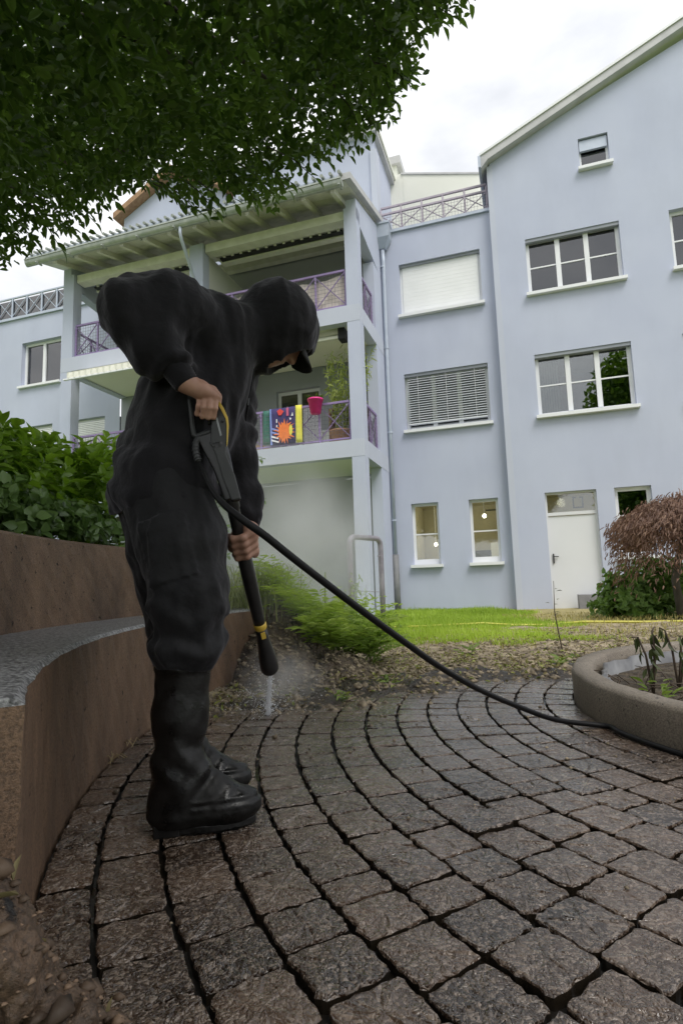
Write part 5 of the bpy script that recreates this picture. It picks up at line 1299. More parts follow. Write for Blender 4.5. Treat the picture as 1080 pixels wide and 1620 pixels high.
def sdf_obj(name, fn, lo, hi, res, mat, parent=None, origin=None, kind=None):
    V, F = sdf_surface(fn, lo, hi, res); return fast_mesh(name, V, F, mat, parent, smooth=True, origin=origin if origin is not None else (tuple(parent_loc(parent)) if parent else None), kind=kind)
def wob(p, f, s=0.0):
    x, y, z = p[..., 0]*f, p[..., 1]*f, p[..., 2]*f
    return np.sin(x*1.3+1.7*np.sin(y*.9+s)+s)*np.cos(y*1.1+1.3*np.sin(z*1.2+s))+.5*np.sin(z*2.3+1.9*np.sin(x*1.7+s)+.6)*np.cos(x*1.9+y*1.3)

# ---- rough stone close to the camera, bottom left
ROCK = conc('rough_conglomerate', (.016, .012, .009), (.12, .075, .045), (.008, .006, .005))
rc = np.array([-.415, .605, .09])
def rock_fn(p):
    d = ell(p, rc, (.155, .135, .21)); d = smin(d, ell(p, rc+np.array([.05, .02, -.05]), (.15, .12, .11)), .05)
    return d+.022*wob(p, 22)+.006*wob(p, 80, 1)+.004*wob(p, 190, 2)
o = sdf_obj('rough_stone', rock_fn, (-.64, .40, -.03), (-.14, .80, .36), .0042, ROCK, origin=(-.415, .605, 0)); tag(o, 'rough brown crumbly stone close to the camera at bottom left', 'stone')
me_ = o.data; nv_ = len(me_.vertices); co_ = np.zeros(nv_*3, np.float32); me_.vertices.foreach_get('co', co_); co_ = co_.reshape(-1, 3)+np.array(o.location)
GRIT = leafmat('stone_grit', (.012, .009, .007), (.42, .31, .21), trans=0, rough=.6)
GRIT.node_tree.nodes['Color Ramp'].color_ramp.elements[1].color = (.24, .16, .105, 1)
ii_ = rng.choice(nv_, 2600); g_ = clods('grit', co_[ii_]+rng.normal(0, .0012, (2600, 3)), rng.gamma(2.0, .0012, 2600)+.0009, GRIT); a_ = g_.data.attributes.new('tone', 'FLOAT', 'FACE'); a_.data.foreach_set('value', np.repeat(rng.uniform(0, .75, 2600), 8).astype(np.float32)); ii2 = rng.choice(nv_, 620); g2 = clods('lump', co_[ii2]+rng.normal(0, .002, (620, 3)), rng.gamma(4, .0016, 620)+.0025, GRIT); a2 = g2.data.attributes.new('tone', 'FLOAT', 'FACE'); a2.data.foreach_set('value', np.repeat(rng.uniform(0, .4, 620), 8).astype(np.float32)); g2.parent = o; g2.location = Vector(g2.location)-o.location
ii3 = rng.choice(nv_, 160); V3, F3, T3 = leaves(co_[ii3], rng.normal(0, 1, (160, 3)), rng.normal(0, .6, (160, 3))+np.array([0, -.3, 1]), rng.uniform(.012, .028, 160), rng.uniform(.006, .012, 160), rng.uniform(0, .6, 160)); fast_mesh('leaf_scraps', V3, F3, LITT, o, tone=T3, origin=tuple(o.location), kind='stuff')
g_.parent = o; g_.location = Vector(g_.location)-o.location

# ================================================================== THE PRESSURE WASHER LANCE
BLKP = pm('black_plastic', (.012, .012, .013), (.02, .02, .021), rough=.38, scale=30, bump=.15, bscale=300, bdist=.001)
GREYP = pm('dark_grey_plastic', (.030, .031, .033), (.042, .043, .046), rough=.5, scale=20, bump=.15, bscale=300, bdist=.001)
YELP = pm('yellow_plastic', (.60, .40, .05), (.66, .46, .08), rough=.4, scale=12)
LABEL_ = pm('grey_label', (.30, .31, .33), rough=.5)
RUB = pm('black_hose_rubber', (.005, .005, .0055), (.008, .008, .009), rough=.5, scale=20, spec=.22)
G1 = atY(350, 722, 1.492); G2 = atY(428, 1062, 1.93)          # body end and nozzle end
ldir = (G2-G1).normalized()
gun = thing('pressure_washer_lance', 'black pressure washer lance with yellow strip held in both hands', 'pressure washer', G1)
side_n = Vector((0.30, -0.94, 0)); side_n = (side_n-ldir*side_n.dot(ldir)).normalized()
def along(t, r=0): return G1.lerp(G2, t)
tube_pts = [(-.06, .022), (.0, .024), (.08, .023), (.20, .021), (.21, .018), (.40, .0175), (.41, .021), (.50, .0215), (.60, .0205), (.70, .019), (.735, .0185)]
MB().tube([along(t) for t, r in tube_pts], [r for t, r in tube_pts], 18).build('lance_tube', BLKP, gun, smooth=True)
MB().tube([along(.735), along(.742), along(.758), along(.764)], [.0185, .0205, .0205, .019], 18).build('yellow_ring', YELP, gun, smooth=True)
MB().tube([along(t) for t in (.764, .80, .86, .91, .955, .985, .998, 1.0)], [.0175, .0185, .023, .0275, .0300, .0295, .024, .004], 20).build('nozzle', BLKP, gun, smooth=True)
MB().bar(along(.77)+side_n*.0185, along(.80)+side_n*.020, .014, .004, up=side_n).build('nozzle_tab', YELP, gun)
# body: flat housing outlined in the plane seen from the person's right
def gp(x, y, dz=0.0): return atY(x, y, 1.455+dz)
GDV = Vector((-.20, .97, 0))
TH = .034
body = [(341, 632), (350, 640), (359, 664), (360, 690), (357, 716), (372, 752), (382, 790), (366, 792), (352, 756), (342, 722), (333, 700), (334, 678), (336, 652)]
MB().prism([gp(x, y) for x, y in body], GDV*TH).build('gun_body', GREYP, gun, bevel=.004)
sk = [(336, 626), (343, 628), (354, 645), (361, 661), (362, 672), (360, 700), (358.6, 705), (358.6, 672), (357, 662), (349, 647), (341, 634)]
MB().prism([gp(x, y, -.003) for x, y in sk], GDV*(TH+.006)).build('yellow_strip', YELP, gun, bevel=.002)
MB().prism([gp(x, y, -.0015) for x, y in ((341.5, 662), (344, 660), (351, 688), (348.5, 690))], GDV*.003).build('label_plate', LABEL_, gun)
MB().lathe([(.001, .002), (.0035, .002), (.0035, -.002)], gp(351.5, 667, -.001), 10, axis=(-.25, -.97, 0)).build('screw', DARK, gun)
# D-shaped handle: rear bar, bottom bar, trigger
MB().tube([gp(296, 624, .017), gp(300, 629, .017), gp(302.5, 650, .017), gp(304.5, 675, .017), gp(307, 688, .017), gp(312, 691, .017), gp(322, 687, .017), gp(338, 681, .017)], [.004, .0065, .0065, .0065, .0075, .0085, .0085, .009], 12).build('handle_guard', GREYP, gun, smooth=True)
GA, GB = gp(299, 628, .020), gp(343, 634, .020)
MB().tube([GA, GA.lerp(GB, .35)+Vector((0, 0, .004)), GA.lerp(GB, .7)+Vector((0, 0, .003)), GB], [.013, .0165, .0165, .015], 14).build('grip', BLKP, gun, smooth=True)
MB().tube([gp(336, 652, .017), gp(331, 662, .017), gp(332, 672, .017)], [.006, .006, .005], 10).build('trigger', BLKP, gun, smooth=True)
MB().prism([gp(x, y, .004) for x, y in ((312, 690), (334, 683), (352, 720), (366, 790), (356, 792), (338, 742), (322, 712))], GDV*(TH*.8)).build('lower_housing', BLKP, gun, bevel=.004)
MB().bar(gp(335, 699, .0), gp(341, 706, .0), .012, .006, up=side_n).build('latch', GREYP, gun, bevel=.0015)
# hose connector with ribbed kink guard
cpts = [gp(322, 693, .014), gp(314, 694, .012), gp(310, 701, .010), gp(309.5, 712, .006), gp(312, 724, .002), gp(315, 731, 0)]
kg = MB().tube(cpts, [.0085, .0095, .0095, .0088, .0078, .0068], 12).build('kink_guard', GREYP, gun, smooth=True)
for k in range(7):
    t = 1.6+k*.5; i = int(t); p = cpts[i].lerp(cpts[min(i+1, 5)], t-i); d = (cpts[min(i+1, 5)]-cpts[i]).normalized()
    MB().lathe([(.007, -.002), (.0105, -.0015), (.0105, .0015), (.007, .002)], p, 12, axis=d).build('guard_rib', GREYP, kg)
# the hose: own thing, hanging from the gun and lying along the planter
hpx = [(315, 731, 1.455), (322, 748, 1.44), (334, 772, 1.43), (352, 796, 1.42), (385, 823, 1.41), (420, 848, 1.42), (470, 888, 1.46), (560, 957, 1.58), (640, 1016, 1.74), (700, 1058, 1.90), (760, 1092, 2.06), (820, 1118, 2.20), (880, 1139, 2.30)]
hp_ = [atY(x, y, Y) for x, y, Y in hpx]
hp_ += [pol(1.455, R(a), .011) for a in (184, 188, 193, 199, 206, 214, 224, 236)]
def smooth_path(pts, n):
    out = []
    for i in range(len(pts)-1):
        p0, p1, p2, p3 = pts[max(i-1, 0)], pts[i], pts[i+1], pts[min(i+2, len(pts)-1)]
        for k in range(n):
            t = k/n; out.append(.5*((2*p1)+(p2-p0)*t+(2*p0-5*p1+4*p2-p3)*t*t+(3*p1-p0-3*p2+p3)*t**3))
    return out+[pts[-1]]
hq = smooth_path(hp_, 5); rr2 = [min(.0100, .0058+.0042*min(1, k/22)) for k in range(len(hq))]
for p in hq: p.z = max(p.z, .012)
o = MB().tube(hq, rr2, 12).build('pressure_hose', RUB, smooth=True, origin=hp_[0]); tag(o, 'black high-pressure hose sweeping from the lance to the planter', 'hose')
# ---- water jet, droplets and drifting spray
mt, t, b = nmat('white_water'); b.inputs['Base Color'].default_value = (.9, .92, .95, 1); b.inputs['Roughness'].default_value = .25
trn = t.nodes.new('ShaderNodeBsdfTranslucent'); trn.inputs[0].default_value = (.95, .96, .98, 1); ms = t.nodes.new('ShaderNodeMixShader'); ms.inputs[0].default_value = .55
t.links.new(b.outputs[0], ms.inputs[1]); t.links.new(trn.outputs[0], ms.inputs[2]); t.links.new(ms.outputs[0], t.nodes['Material Output'].inputs[0])
JT = Vector(gnd(424, 1130, .0)); JS = along(1.0)
jt = thing('water_jet', 'white high-pressure water jet from the nozzle to the paving', 'water jet', JT)
jm = MB(); jm.tube([JS.lerp(JT, t_)+Vector((.0025*math.sin(t_*30), 0, .002*math.cos(t_*23))) for t_ in np.linspace(0, 1, 14)], [float(x) for x in np.linspace(.0055, .012, 14)+.0012*np.sin(np.arange(14)*2.1)], 10); jm.build('jet', MATS['white_water'], jt, smooth=True)
n = 1300; a = rng.uniform(0, 6.283, n); rd_ = rng.gamma(1.3, .075, n); hz = np.abs(rng.normal(0, .09, n))*np.exp(-rd_*1.5)
Pd = np.stack([JT.x+rd_*np.cos(a), JT.y+rd_*np.sin(a)*.8, .008+hz], 1)
tq = rng.uniform(.15, 1, n//4); Pj = np.array([list(JS.lerp(JT, float(q))) for q in tq])+rng.normal(0, 1, (n//4, 3))*(.004+.016*tq)[:, None]; Pd = np.concatenate([Pd[:n-n//4], Pj])
dpm = clods('spray_drops', Pd, rng.uniform(.0012, .0035, n), MATS['white_water']); dpm.parent = jt; dpm.location = Vector(dpm.location)-JT
def mist(name, label, c, r, dens, pw=1.0):
    mt = bpy.data.materials.new(name+'_air'); mt.use_nodes = True; t = mt.node_tree; t.nodes.clear(); out = t.nodes.new('ShaderNodeOutputMaterial'); pv = t.nodes.new('ShaderNodeVolumePrincipled')
    pv.inputs['Color'].default_value = (.985, .988, .99, 1); pv.inputs['Anisotropy'].default_value = .1
    tcn = t.nodes.new('ShaderNodeTexCoord'); ln_ = t.nodes.new('ShaderNodeVectorMath'); ln_.operation = 'LENGTH'; t.links.new(tcn.outputs['Object'], ln_.inputs[0])
    mr = t.nodes.new('ShaderNodeMapRange'); mr.inputs['From Min'].default_value = 0; mr.inputs['From Max'].default_value = 1; mr.inputs['To Min'].default_value = 1; mr.inputs['To Max'].default_value = 0; mr.interpolation_type = 'SMOOTHSTEP'; t.links.new(ln_.outputs['Value'], mr.inputs[0])
    ns = t.nodes.new('ShaderNodeTexNoise'); ns.inputs['Scale'].default_value = 2.6; ns.inputs['Detail'].default_value = 3; t.links.new(tcn.outputs['Object'], ns.inputs['Vector'])
    nr = t.nodes.new('ShaderNodeMapRange'); nr.inputs['From Min'].default_value = .35; nr.inputs['From Max'].default_value = .7; nr.inputs['To Min'].default_value = .25; nr.inputs['To Max'].default_value = 1.5; t.links.new(ns.outputs[0], nr.inputs[0])
    pq = t.nodes.new('ShaderNodeMath'); pq.operation = 'POWER'; pq.inputs[1].default_value = pw; t.links.new(mr.outputs[0], pq.inputs[0])
    m1 = t.nodes.new('ShaderNodeMath'); m1.operation = 'MULTIPLY'; t.links.new(pq.outputs[0], m1.inputs[0]); t.links.new(nr.outputs[0], m1.inputs[1])
    m2 = t.nodes.new('ShaderNodeMath'); m2.operation = 'MULTIPLY'; m2.inputs[1].default_value = dens; t.links.new(m1.outputs[0], m2.inputs[0]); t.links.new(m2.outputs[0], pv.inputs['Density'])
    t.links.new(pv.outputs[0], out.inputs['Volume'])
    o = MB().lathe([(math.sin(math.pi*k/14)+1e-4, -math.cos(math.pi*k/14)) for k in range(15)], (0, 0, 0), 24).build(name, mt, kind='stuff', smooth=True); o.location = c; o.scale = r; tag(o, label, 'spray'); return o
mist('spray_cloud', 'dense white spray cloud where the jet hits the paving', (JT.x+.03, JT.y+.26, .10), (.36, .30, .28), 2.6, 1.6)
mist('drifting_mist', 'thin pale water mist drifting up behind the person', (-.40, 4.35, .85), (.85, 1.1, 1.05), 1.9, 1.0)

# ================================================================== THE PERSON
FD = np.array([.89, .456, 0]); RT = np.array([.456, -.89, 0]); UP = np.array([0, 0, 1.0])
def K(x, y, Y): return np.array(atY(x, y, Y))
HOOD = pm('black_hoodie_cloth', (.0070, .0066, .0085), (.011, .0102, .0125), rough=.85, scale=14, bump=.55, bscale=17, bdist=.018, spec=.25)
TROU = pm('dark_work_trousers', (.0065, .0065, .0078), (.012, .012, .0135), rough=.75, scale=9, bump=.6, bscale=15, bdist=.02, spec=.3)
BOOT = pm('wet_black_rubber', (.003, .003, .003), (.009, .0085, .008), spec=.34, rough=.2, rough2=.65, scale=18, bump=.4, bscale=60, bdist=.004)
MUDDY = pm('muddy_rubber_toe', (.02, .019, .018), (.09, .08, .07), rough=.25, rough2=.7, scale=26, bump=.6, bscale=110, bdist=.004)
SKIN = pm('skin', (.34, .185, .135), (.45, .26, .195), rough=.5, scale=22, bump=.2, bscale=260, bdist=.001, spec=.4)
SKIN.node_tree.nodes['Principled BSDF'].inputs['Subsurface Weight'].default_value = .08
SKIN.node_tree.nodes['Principled BSDF'].inputs['Subsurface Radius'].default_value = (.010, .004, .002)
CAPM = pm('black_cap_cloth', (.009, .009, .010), (.014, .014, .015), rough=.8, scale=20, bump=.3, bscale=350, bdist=.001)
for mt_, w_ in ((HOOD, .35), (TROU, .2)):
    b_ = mt_.node_tree.nodes['Principled BSDF']; b_.inputs['Sheen Weight'].default_value = w_; b_.inputs['Sheen Roughness'].default_value = .45; b_.inputs['Sheen Tint'].default_value = (.55, .53, .60, 1)
per = thing('person', 'person in black hoodie with hood up, cap and rubber boots, bent over the lance', 'person', (-.44, 1.68, 0))
# joints
hipR, hipL = K(262, 772, 1.55), K(262, 772, 1.55)-RT*.21+FD*.0
knR = K(301, 950, 1.50); anR = np.array([-.425, 1.50, .10])
knL = K(283, 965, 1.80); anL = np.array([-.485, 1.715, .10])
pel = (hipR+hipL)/2+np.array([0, 0, .05])
shR, shL = K(322, 510, 1.54), K(366, 556, 1.84)
chest = (shR+shL)/2; neck = K(370, 527, 1.70)
head = K(440, 516, 1.72)
elR = K(216, 492, 1.40); wrR = K(293, 604, 1.42)
elL = K(372, 705, 1.74); wrL = K(392, 846, 1.74)

def fold(p, f, s=0):
    v = wob(p, f, s); return 1-np.minimum(np.abs(v)*2.2, 1)
# ---- hoodie
SW = unit(np.cross(chest-pel, RT))         # front-back axis of the trunk
def tor(p, g=0.0):
    ax1 = pel+UP*.02; mid = pel*.5+chest*.5
    d = cap(p, pel-UP*.03+FD*.012, mid-FD*.0, .128+g, .134+g, RT, 1.30)
    d = smin(d, cap(p, mid-FD*.0, chest-UP*.03, .134+g, .122+g, RT, 1.34), .08)
    return d
def arm_r(p, g=0.0):
    d = chain(p, [shR+np.array([-.02, .03, 0]), shR*.45+elR*.55+UP*.02, elR], [.086+g, .086+g, .080+g], .05)
    d2 = chain(p, [elR, elR*.45+wrR*.55+np.array([-.006, 0, -.01]), elR*.27+wrR*.73], [.080+g, .066+g, .046+g], .03)
    return smin(d, d2, .035)
def arm_l(p, g=0.0):
    return chain(p, [shL, elL+np.array([-.01, 0, .02]), elL*.35+wrL*.65, wrL*.92+elL*.08], [.088+g, .064+g, .054+g, .040+g], .04)
hdir = unit(np.array([.58, .22, -.78])); hup = unit(np.array([.72, .28, .615]))
def hood_fn(p):
    sidev = unit(np.cross(hdir, hup))
    d = ell(p, head+hdir*.002+hup*.006, (.132, .122, .126), np.stack([hdir, sidev, hup]))
    back = K(400, 522, 1.70)
    d = smin(d, cap(p, back, head+hdir*-.03, .080, .105), .045)
    d = smin(d, cap(p, K(378, 528, 1.66), K(394, 545, 1.72), .078, .080, RT, 1.25), .05)
    d = smin(d, cap(p, K(392, 545, 1.72), K(425, 556, 1.72), .07, .058), .05)
    return d
def hoodie_fn(p):
    d = tor(p)
    for h_ in (hipR, hipL): d = smin(d, cap(p, h_+UP*.0-FD*.004, h_*.8+chest*.2+UP*.08, .121, .112), .06)
    d = smin(d, arm_r(p), .06); d = smin(d, arm_l(p), .05)
    # collar bulk and hood
    d = smin(d, cap(p, shR*.6+neck*.4+UP*.0, neck-UP*.02, .084, .080), .05)
    d = smin(d, cap(p, neck-np.array([.05, 0, .03]), neck+np.array([.0, 0, -.01]), .090, .080, RT, 1.3), .04)
    hd = hood_fn(p)
    # opening of the hood towards the face
    fc_ = head+hdir*.150-hup*.050
    hd = np.maximum(hd, -ell(p, fc_, (.095, .076, .090), np.stack([hdir, unit(np.cross(hdir, hup)), hup])))
    d = smin(d, hd, .022)
    # folds
    ua = unit(elR-shR); t = (p-shR)@ua; fa = unit(wrR-elR); ta = (p-elR)@fa
    nearR = np.exp(-np.maximum(arm_r(p), 0)/.03); nearE = np.exp(-(((p-elR)**2).sum(-1))/.018)
    d = d-.0065*np.sin(t*52+6*wob(p, 5))*nearR*.8-.008*np.sin(ta*85+3*wob(p, 9))*np.exp(-(ta-.20)**2/.003)*nearR
    d = d-.006*np.sin(((p-elR)@unit(np.cross(ua, fa)))*40+ta*60)*nearE
    tt = (p-pel)@unit(chest-pel)
    low = np.exp(-((tt+.01)**2)/.012)
    d = d-.005*wob(p*np.array([1.0, 1.0, .45]), 15, 2)-.0055*fold(p*np.array([1.0, 1.0, .4]), 13, 1)-.003*wob(p*np.array([1.0, 1.0, .35]), 40, 1)-.007*np.sin(tt*62+2.4*wob(p, 7))*low
    da = (p-shR)@unit(np.array([.5, -.2, -1.0])); d = d-.006*np.sin(((p-shR)@unit(np.array([.85, .1, .5])))*46+1.5*wob(p, 8))*np.exp(-((p-(shR*.6+pel*.4+FD*.1))**2).sum(-1)/.05)
    dl = (p-shL)@unit(wrL-shL); d = d-.006*np.sin(dl*75+2*wob(p, 9))*np.exp(-np.maximum(arm_l(p), 0)/.02)*(dl > .1)
    # cut the hem
    hem = (p-(pel-UP*.055))@unit(chest-pel+FD*-.25); return np.maximum(d, np.where(arm_l(p) < .03, -1, -hem-.03+.004*np.sin((p@FD)*30)))
hoodie = sdf_obj('hoodie', hoodie_fn, (-1.05, 1.22, .62), (.02, 2.12, 1.60), .0062, HOOD, per)
# ribbed cuffs
for w, e, r0, ln in ((wrR, elR, .040, .085), (wrL, elL, .040, .07)):
    a = unit(w-e); pts = [Vector(w-a*ln), Vector(w-a*ln*.75), Vector(w-a*.012), Vector(w)]
    rr = []
    cfm = MB(); P_ = [Vector(w+a*.010-a*ln*(1-k/24)) for k in range(25)]; cfm.tube(P_, [r0*(1.0-.20*k/24)+.0016*(k % 2)-(.004 if k > 23 else 0) for k in range(25)], 20, cap=True); cfm.build('cuff', HOOD, per, smooth=True)
# drawstrings
for (x0, y0, x1, y1, Y, s_) in ((398, 570, 388, 668, 1.70, 1), (401, 568, 393, 630, 1.69, -1)):
    a, b = Vector(K(x0, y0, Y)), Vector(K(x1, y1, Y)); ds = MB().tube([a, a.lerp(b, .4)+Vector((.006, 0, 0)), a.lerp(b, .8)+Vector((.003, 0, 0)), b], [.0032, .003, .003, .003], 8).build('drawstring', HOOD, per, smooth=True)
    MB().tube([b, b+(b-a).normalized()*.022], .0038, 8).build('aglet', BLKP, ds)

# ---- trousers
def trou_fn(p):
    d = cap(p, hipR*.5+hipL*.5+UP*.12, hipR*.5+hipL*.5+UP*.01, .118, .110, RT, 1.35)
    ahR, ahL = np.array([anR[0]+.005, anR[1], .385]), np.array([anL[0], anL[1], .385])
    for hip, kn, ah in ((hipR, knR, ahR), (hipL, knL, ahL)):
        l_ = chain(p, [hip+FD*.005, hip*.45+kn*.55+FD*.010, kn+FD*.002, kn*.45+ah*.55+FD*.008, ah+FD*.0], [.118, .106, .094, .079, .070], .05)
        # cloth bagging over the boot
        l_ = smin(l_, ell(p, ah+np.array([.026, .0, .066]), (.066, .066, .046)), .035)
        ax = unit(ah-kn); t = (p-kn)@ax
        l_ = l_-.008*np.sin(t*70+2.5*wob(p, 10))*np.exp(-(t-.10)**2/.012)-.0055*np.sin(((p-hip)@unit(np.array([.6, .1, -.8])))*44+2*wob(p, 7))*np.exp(-((p-(hip*.6+kn*.4))**2).sum(-1)/.06)
        if hip is hipR:
            lax = unit(kn-hip); lt = (p-hip)@lax; lq = p-hip-lt[..., None]*lax; la_ = lq@unit(np.array([.95, .1, .25])); lb_ = lq@RT
            l_ = l_-.0065*((np.abs(lt-.20) < .085) & (np.abs(la_+.012) < .062) & (lb_ > 0))-.003*((np.abs(lt-.135) < .022) & (np.abs(la_+.012) < .064) & (lb_ > 0))-.0035*np.exp(-((la_-.085)/.006)**2)*(lb_ > 0)*(lt > 0)
        d = smin(d, l_, .035 if hip is hipR else .025)
    d = d-.0035*wob(p*np.array([1, 1, .3]), 20, 4)-.0055*fold(p*np.array([1, 1, .35]), 15, 3)-.0028*wob(p*np.array([1, 1, .4]), 52, 5)
    # side seam and leg pocket
    return np.maximum(d, .395-p[..., 2]+.006*np.sin(p[..., 0]*40))
trs = sdf_obj('trousers', trou_fn, (-.98, 1.20, .30), (-.10, 2.12, 1.12), .0062, TROU, per)
pkm = MB()

# ---- boots
def boot(an, yaw, name_extra, lab=None):
    c, s_ = math.cos(yaw), math.sin(yaw); X = np.array([c, s_, 0]); Yv = np.array([-s_, c, 0]); org = np.array([an[0], an[1], 0])
    def loc(p): q = p-org; return np.stack([q@X, q@Yv, q[..., 2]], -1)
    def fn(p):
        q = loc(p)
        d = chain(q, [(-.004, 0, .085), (-.006, 0, .15), (-.002, 0, .28), (.006, 0, .415)], [.062, .060, .065, .071], .03, (0, 1, 0), .88)
        ft = cap(q, (-.026, 0, .062), (.070, 0, .058), .050, .051, (0, 1, 0), .86)
        ft = smin(ft, ell(q, (.118, -.004, .058), (.080, .050, .044)), .03)
        ft = smin(ft, cap(q, (.015, 0, .13), (.085, 0, .088), .046, .036, (0, 1, 0), .9), .04)
        ft = smin(ft, ell(q, (-.022, 0, .036), (.050, .043, .036)), .02); ft = smin(ft, ell(q, (.085, -.002, .036), (.100, .044, .034)), .02)
        d = smin(d, ft, .045)
        # creases over the instep, rim at the top
        u_ = (q[..., 0]-.02)*.75-(q[..., 2]-.12)*.66
        d = d-.0035*np.sin(u_*150)*np.exp(-((q[..., 0]-.065)**2+(q[..., 2]-.115)**2)/.0025)
        d = d-.004*np.sin(q[..., 2]*70+3*q[..., 0]*20)*np.exp(-(q[..., 2]-.17)**2/.004)-.0012*wob(q, 45, 1)
        d = d-.004*np.exp(-((q[..., 2]-.398)/.010)**2)-.003*np.exp(-((q[..., 2]-.045)/.012)**2)
        d = d-.0022*np.sin(q[..., 2]*330)*(q[..., 2] > .055)*(q[..., 2] < .085)*(q[..., 0] > .03)
        d = np.maximum(d, q[..., 2]-.412); d = np.maximum(d, .018-q[..., 2]); return d
    lo = org+np.array([-.30, -.30, .0]); hi = org+np.array([.30, .30, .45]); b = sdf_obj('boot', fn, lo, hi, .0045, BOOT, per)
    if lab: b['label'] = lab
    ol = []
    for k in range(40):
        t = 2*math.pi*k/40; x = .126*math.cos(t)+.060; y = .041*math.sin(t)*(1.0+.12*math.cos(t)-.10*math.cos(2*t)); ol.append((max(x, -.064), y))
    pts = [Vector(org+X*x+Yv*y+np.array([0, 0, .004])) for x, y in ol]; MB().prism(pts, Vector((0, 0, .020))).build('sole', BOOT, b, bevel=.004)
    MB().prism([Vector(org+X*(-.062+.0*k)+Yv*y+np.array([0, 0, .0])) for k, y in enumerate((-.036, .036))]+[Vector(org+X*.0+Yv*y) for y in (.037, -.037)], Vector((0, 0, .03))).build('heel', BOOT, b, bevel=.003)
    for k in range(5):
        x = -.01+.035*k; w = .034
        MB().box(org+X*x+np.array([0, 0, .003]), .012, w, .004, Vector(X), Vector(Yv)).build('tread_lug', BOOT, b)
    # mud splashed on toe and instep
    def mud(p):
        q = loc(p); d = fn(p)-.0022; cut = ell(q, (.150, -.012, .090), (.075, .050, .030)); cut = smin(cut, ell(q, (.085, -.01, .128), (.045, .032, .028)), .02); return np.maximum(d, cut+.009*wob(q, 70, 2))
    return b
boot(anR, .20, '')
boot(anL, .12, '')

# ---- body: one figure inside the clothes, with face and hands
def hand_r(p):
    """right hand over the grip: back of hand towards the camera, four fingers wrapped down"""
    kn = [np.array(gp(x, y, dz)) for x, y, dz in ((342, 628, -.010), (333, 626, -.016), (324.5, 625, -.018), (316.5, 626, -.015))]
    p1 = [np.array(gp(x, y, dz)) for x, y, dz in ((340.5, 646, -.018), (331.5, 645, -.025), (322.5, 644.5, -.026), (314, 643, -.022))]
    p2 = [np.array(gp(x, y, dz)) for x, y, dz in ((338, 660, -.006), (329.5, 660, -.011), (320.5, 659, -.012), (312, 655, -.009))]
    p3 = [np.array(gp(x, y, dz)) for x, y, dz in ((333, 657, .014), (326, 656, .012), (318, 655.5, .010), (311, 652.5, .010))]
    w = wrR; cen = (kn[1]+kn[2])/2*.55+w*.45
    d = cap(p, w, cen, .0235, .0215); d = smin(d, cap(p, w*.35+kn[0]*.65, kn[0], .021, .0125), .02)
    for a in kn: d = smin(d, cap(p, w*.45+a*.55, a, .016, .0088), .010)
    for i in range(4):
        r_ = (.0074, .0077, .0074, .0068)[i]
        d = smin(d, chain(p, [kn[i], p1[i], p2[i], p3[i]], [r_*1.12, r_*.98, r_*.95, r_*.85], .004), .003)
        d = d-.0016*np.exp(-((p-kn[i]+np.array([0, .006, -.004]))**2).sum(-1)/.00012)
    th = [w*.55+kn[0]*.45+np.array([.0, .012, .010]), np.array(gp(335, 619, .030)), np.array(gp(343, 628, .044)), np.array(gp(345, 640, .046))]
    return smin(d, chain(p, th, [.018, .0135, .0115, .0092], .012), .012)
lc = np.array(along(.355)); la = np.array(ldir)
def hand_l(p):
    """left hand round the lance: knuckles on the right, fingers closing over the camera side"""
    sx = unit(np.cross(la, np.array([.25, .95, .1]))); 
    if sx[0] < 0: sx = -sx
    bk = unit(np.cross(sx, la));
    if bk[1] < 0: bk = -bk
    R_ = .020
    d = cap(p, wrL, lc-la*.035+sx*.034+bk*.014, .024, .023)
    d = smin(d, cap(p, lc-la*.035+sx*.031+bk*.014, lc+la*.036+sx*.031+bk*.010, .0205, .017, sx, .8), .02)
    for i in range(4):
        c = lc+la*(-.034+.0215*i); r_ = (.0094, .0098, .0094, .0084)[i]; RR = R_+r_*.9
        q = [c+sx*(RR+.012)+bk*.004-la*.004, c+sx*(RR*.80)-bk*(RR*.85), c-sx*(RR*.25)-bk*(RR*1.02)+la*.003, c-sx*(RR*.92)-bk*(RR*.35)+la*.004]
        d = smin(d, chain(p, q, [r_*1.2, r_*1.05, r_, r_*.85], .007), .007)
    th = [lc-la*.045+sx*.018+bk*.022, lc-la*.030-sx*.014+bk*.030, lc-la*.005-sx*.034+bk*.008, lc+la*.012-sx*.031-bk*.010]
    return smin(d, chain(p, th, [.017, .0135, .0115, .009], .01), .012)
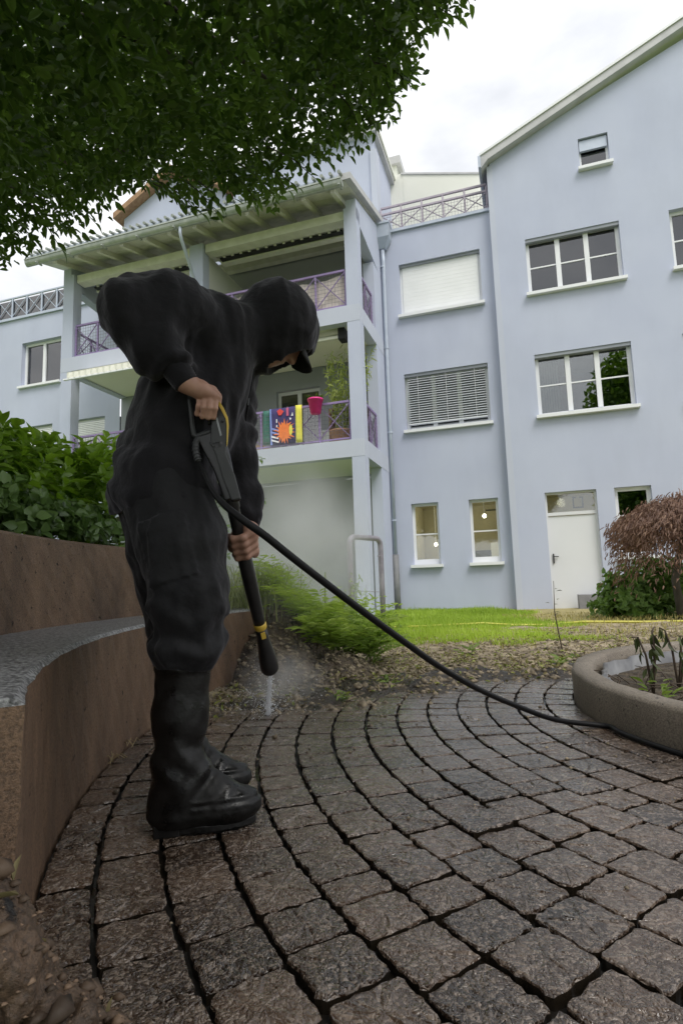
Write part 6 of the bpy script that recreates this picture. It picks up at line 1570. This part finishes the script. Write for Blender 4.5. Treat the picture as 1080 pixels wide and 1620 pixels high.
def face_fn(p):
    sv = unit(np.cross(hdir, hup)); A_ = np.stack([hdir, sv, hup]); q = (p-(head+hdir*.005-hup*.005))@A_.T
    d = ell(q, (0, 0, .012), (.094, .074, .098)); d = smin(d, ell(q, (.040, 0, -.060), (.055, .052, .060)), .03)          # skull, jaw
    d = smin(d, ell(q, (.062, 0, -.098), (.022, .022, .018)), .02)                                                          # chin
    d = smin(d, cap(q, (.088, 0, .010), (.108, 0, -.030), .009, .0125), .014)                                               # nose
    for s_ in (-1, 1):
        d = smin(d, ell(q, (.100, s_*.011, -.032), (.010, .008, .007)), .006)
        d = smin(d, ell(q, (.066, s_*.040, -.024), (.024, .020, .018)), .02)                                                # cheeks
        d = np.maximum(d, -ell(q, (.094, s_*.031, .008), (.014, .016, .009))+.0)                                            # eye sockets
        d = smin(d, ell(q, (.078, s_*.031, .006), (.0125, .0125, .0115)), .002)                                              # eyes
        d = smin(d, cap(q, (.088, s_*.016, .022), (.078, s_*.050, .022), .006, .005), .008)                                  # brow
        d = smin(d, ell(q, (-.004, s_*.076, -.006), (.020, .008, .032)), .006)                                               # ears
    d = smin(d, cap(q, (.088, -.018, -.062), (.092, 0, -.060), .0055, .007), .006); d = smin(d, cap(q, (.088, .018, -.062), (.092, 0, -.060), .0055, .007), .006)
    d = smin(d, cap(q, (.085, -.014, -.073), (.085, .014, -.073), .007, .007), .006)
    d = np.maximum(d, -cap(q, (.098, -.022, -.0665), (.098, .022, -.0665), .0022, .0022))
    return d
def body_fn(p):
    d = tor(p, -.035); d = smin(d, arm_r(p, -.035), .03); d = smin(d, arm_l(p, -.028), .03)
    d = smin(d, cap(p, elR, wrR, .034, .024), .02); d = smin(d, cap(p, elL, wrL, .034, .023), .02)
    d = smin(d, cap(p, chest+UP*.0, head-hup*.06-hdir*.03, .065, .055), .04); d = smin(d, face_fn(p), .012)
    for hip, kn, an in ((hipR, knR, anR), (hipL, knL, anL)):
        d = smin(d, chain(p, [hip, kn-FD*.02, np.array([an[0], an[1], .36]), an+UP*.02], [.085, .048, .036, .036], .03), .04); d = smin(d, cap(p, an-UP*.04, an-UP*.05+FD*.13, .034, .026), .03)
    return d
Vb, Fb = sdf_surface(body_fn, (-.98, 1.20, .02), (.0, 2.1, 1.60), .0075)
# finer head
Vh, Fh = sdf_surface(lambda p: smin(face_fn(p), cap(p, chest, head-hup*.06-hdir*.03, .062, .052), .03), head-.16, head+.17, .004)
V1, F1 = sdf_surface(lambda p: smin(hand_r(p), cap(p, elR*.3+wrR*.7, wrR, .030, .0255), .02), np.minimum(wrR, np.array(GB))-.075, np.maximum(wrR, np.array(GB))+.075, .0028)
V2, F2 = sdf_surface(lambda p: smin(hand_l(p), cap(p, elL*.3+wrL*.7, wrL, .028, .024), .02), np.minimum(wrL, lc)-.09, np.maximum(wrL, lc)+.085, .0028)
allV = [Vb, Vh, V1, V2]; allF = []; k0 = 0
for v_, f_ in zip(allV, [Fb, Fh, F1, F2]): allF.append(f_+k0); k0 += len(v_)
fast_mesh('body', np.concatenate(allV), np.concatenate(allF), SKIN, per, smooth=True, origin=tuple(per.location))
# finger nails of the right hand are hidden; eyes and brows in the shade of the hood
# ---- cap under the hood: dome front and curved brim
sv = unit(np.cross(hdir, hup))
def cap_fn(p):
    A_ = np.stack([hdir, sv, hup]); q = (p-head)@A_.T
    d = ell(q, (.01, 0, .030), (.112, .088, .092)); d = np.maximum(d, .022-q[..., 2]+.15*(q[..., 0]-.1)*0)
    return d
sdf_obj('cap', cap_fn, head-.2, head+.2, .006, CAPM, per)
bm_ = MB(); NBR = 12
def brim(t, r, dz): 
    a = (t-.5)*2.3; x = .085+r*math.cos(a)*1.0; y = (.082+.0*r)*math.sin(a)*1.05*(1-.25*r/.09); z = .030-.35*r-.9*abs(y)**1.6*2.0+dz
    return Vector(head+hdir*x+sv*y+hup*z)
for i in range(NBR):
    for j in range(4):
        r0, r1 = .092*j/4, .092*(j+1)/4
        bm_.poly([brim(i/NBR, r0, 0), brim((i+1)/NBR, r0, 0), brim((i+1)/NBR, r1, 0), brim(i/NBR, r1, 0)])
bo = bm_.build('cap_brim', CAPM, per, smooth=True); so = bo.modifiers.new('thick', 'SOLIDIFY'); so.thickness = .006
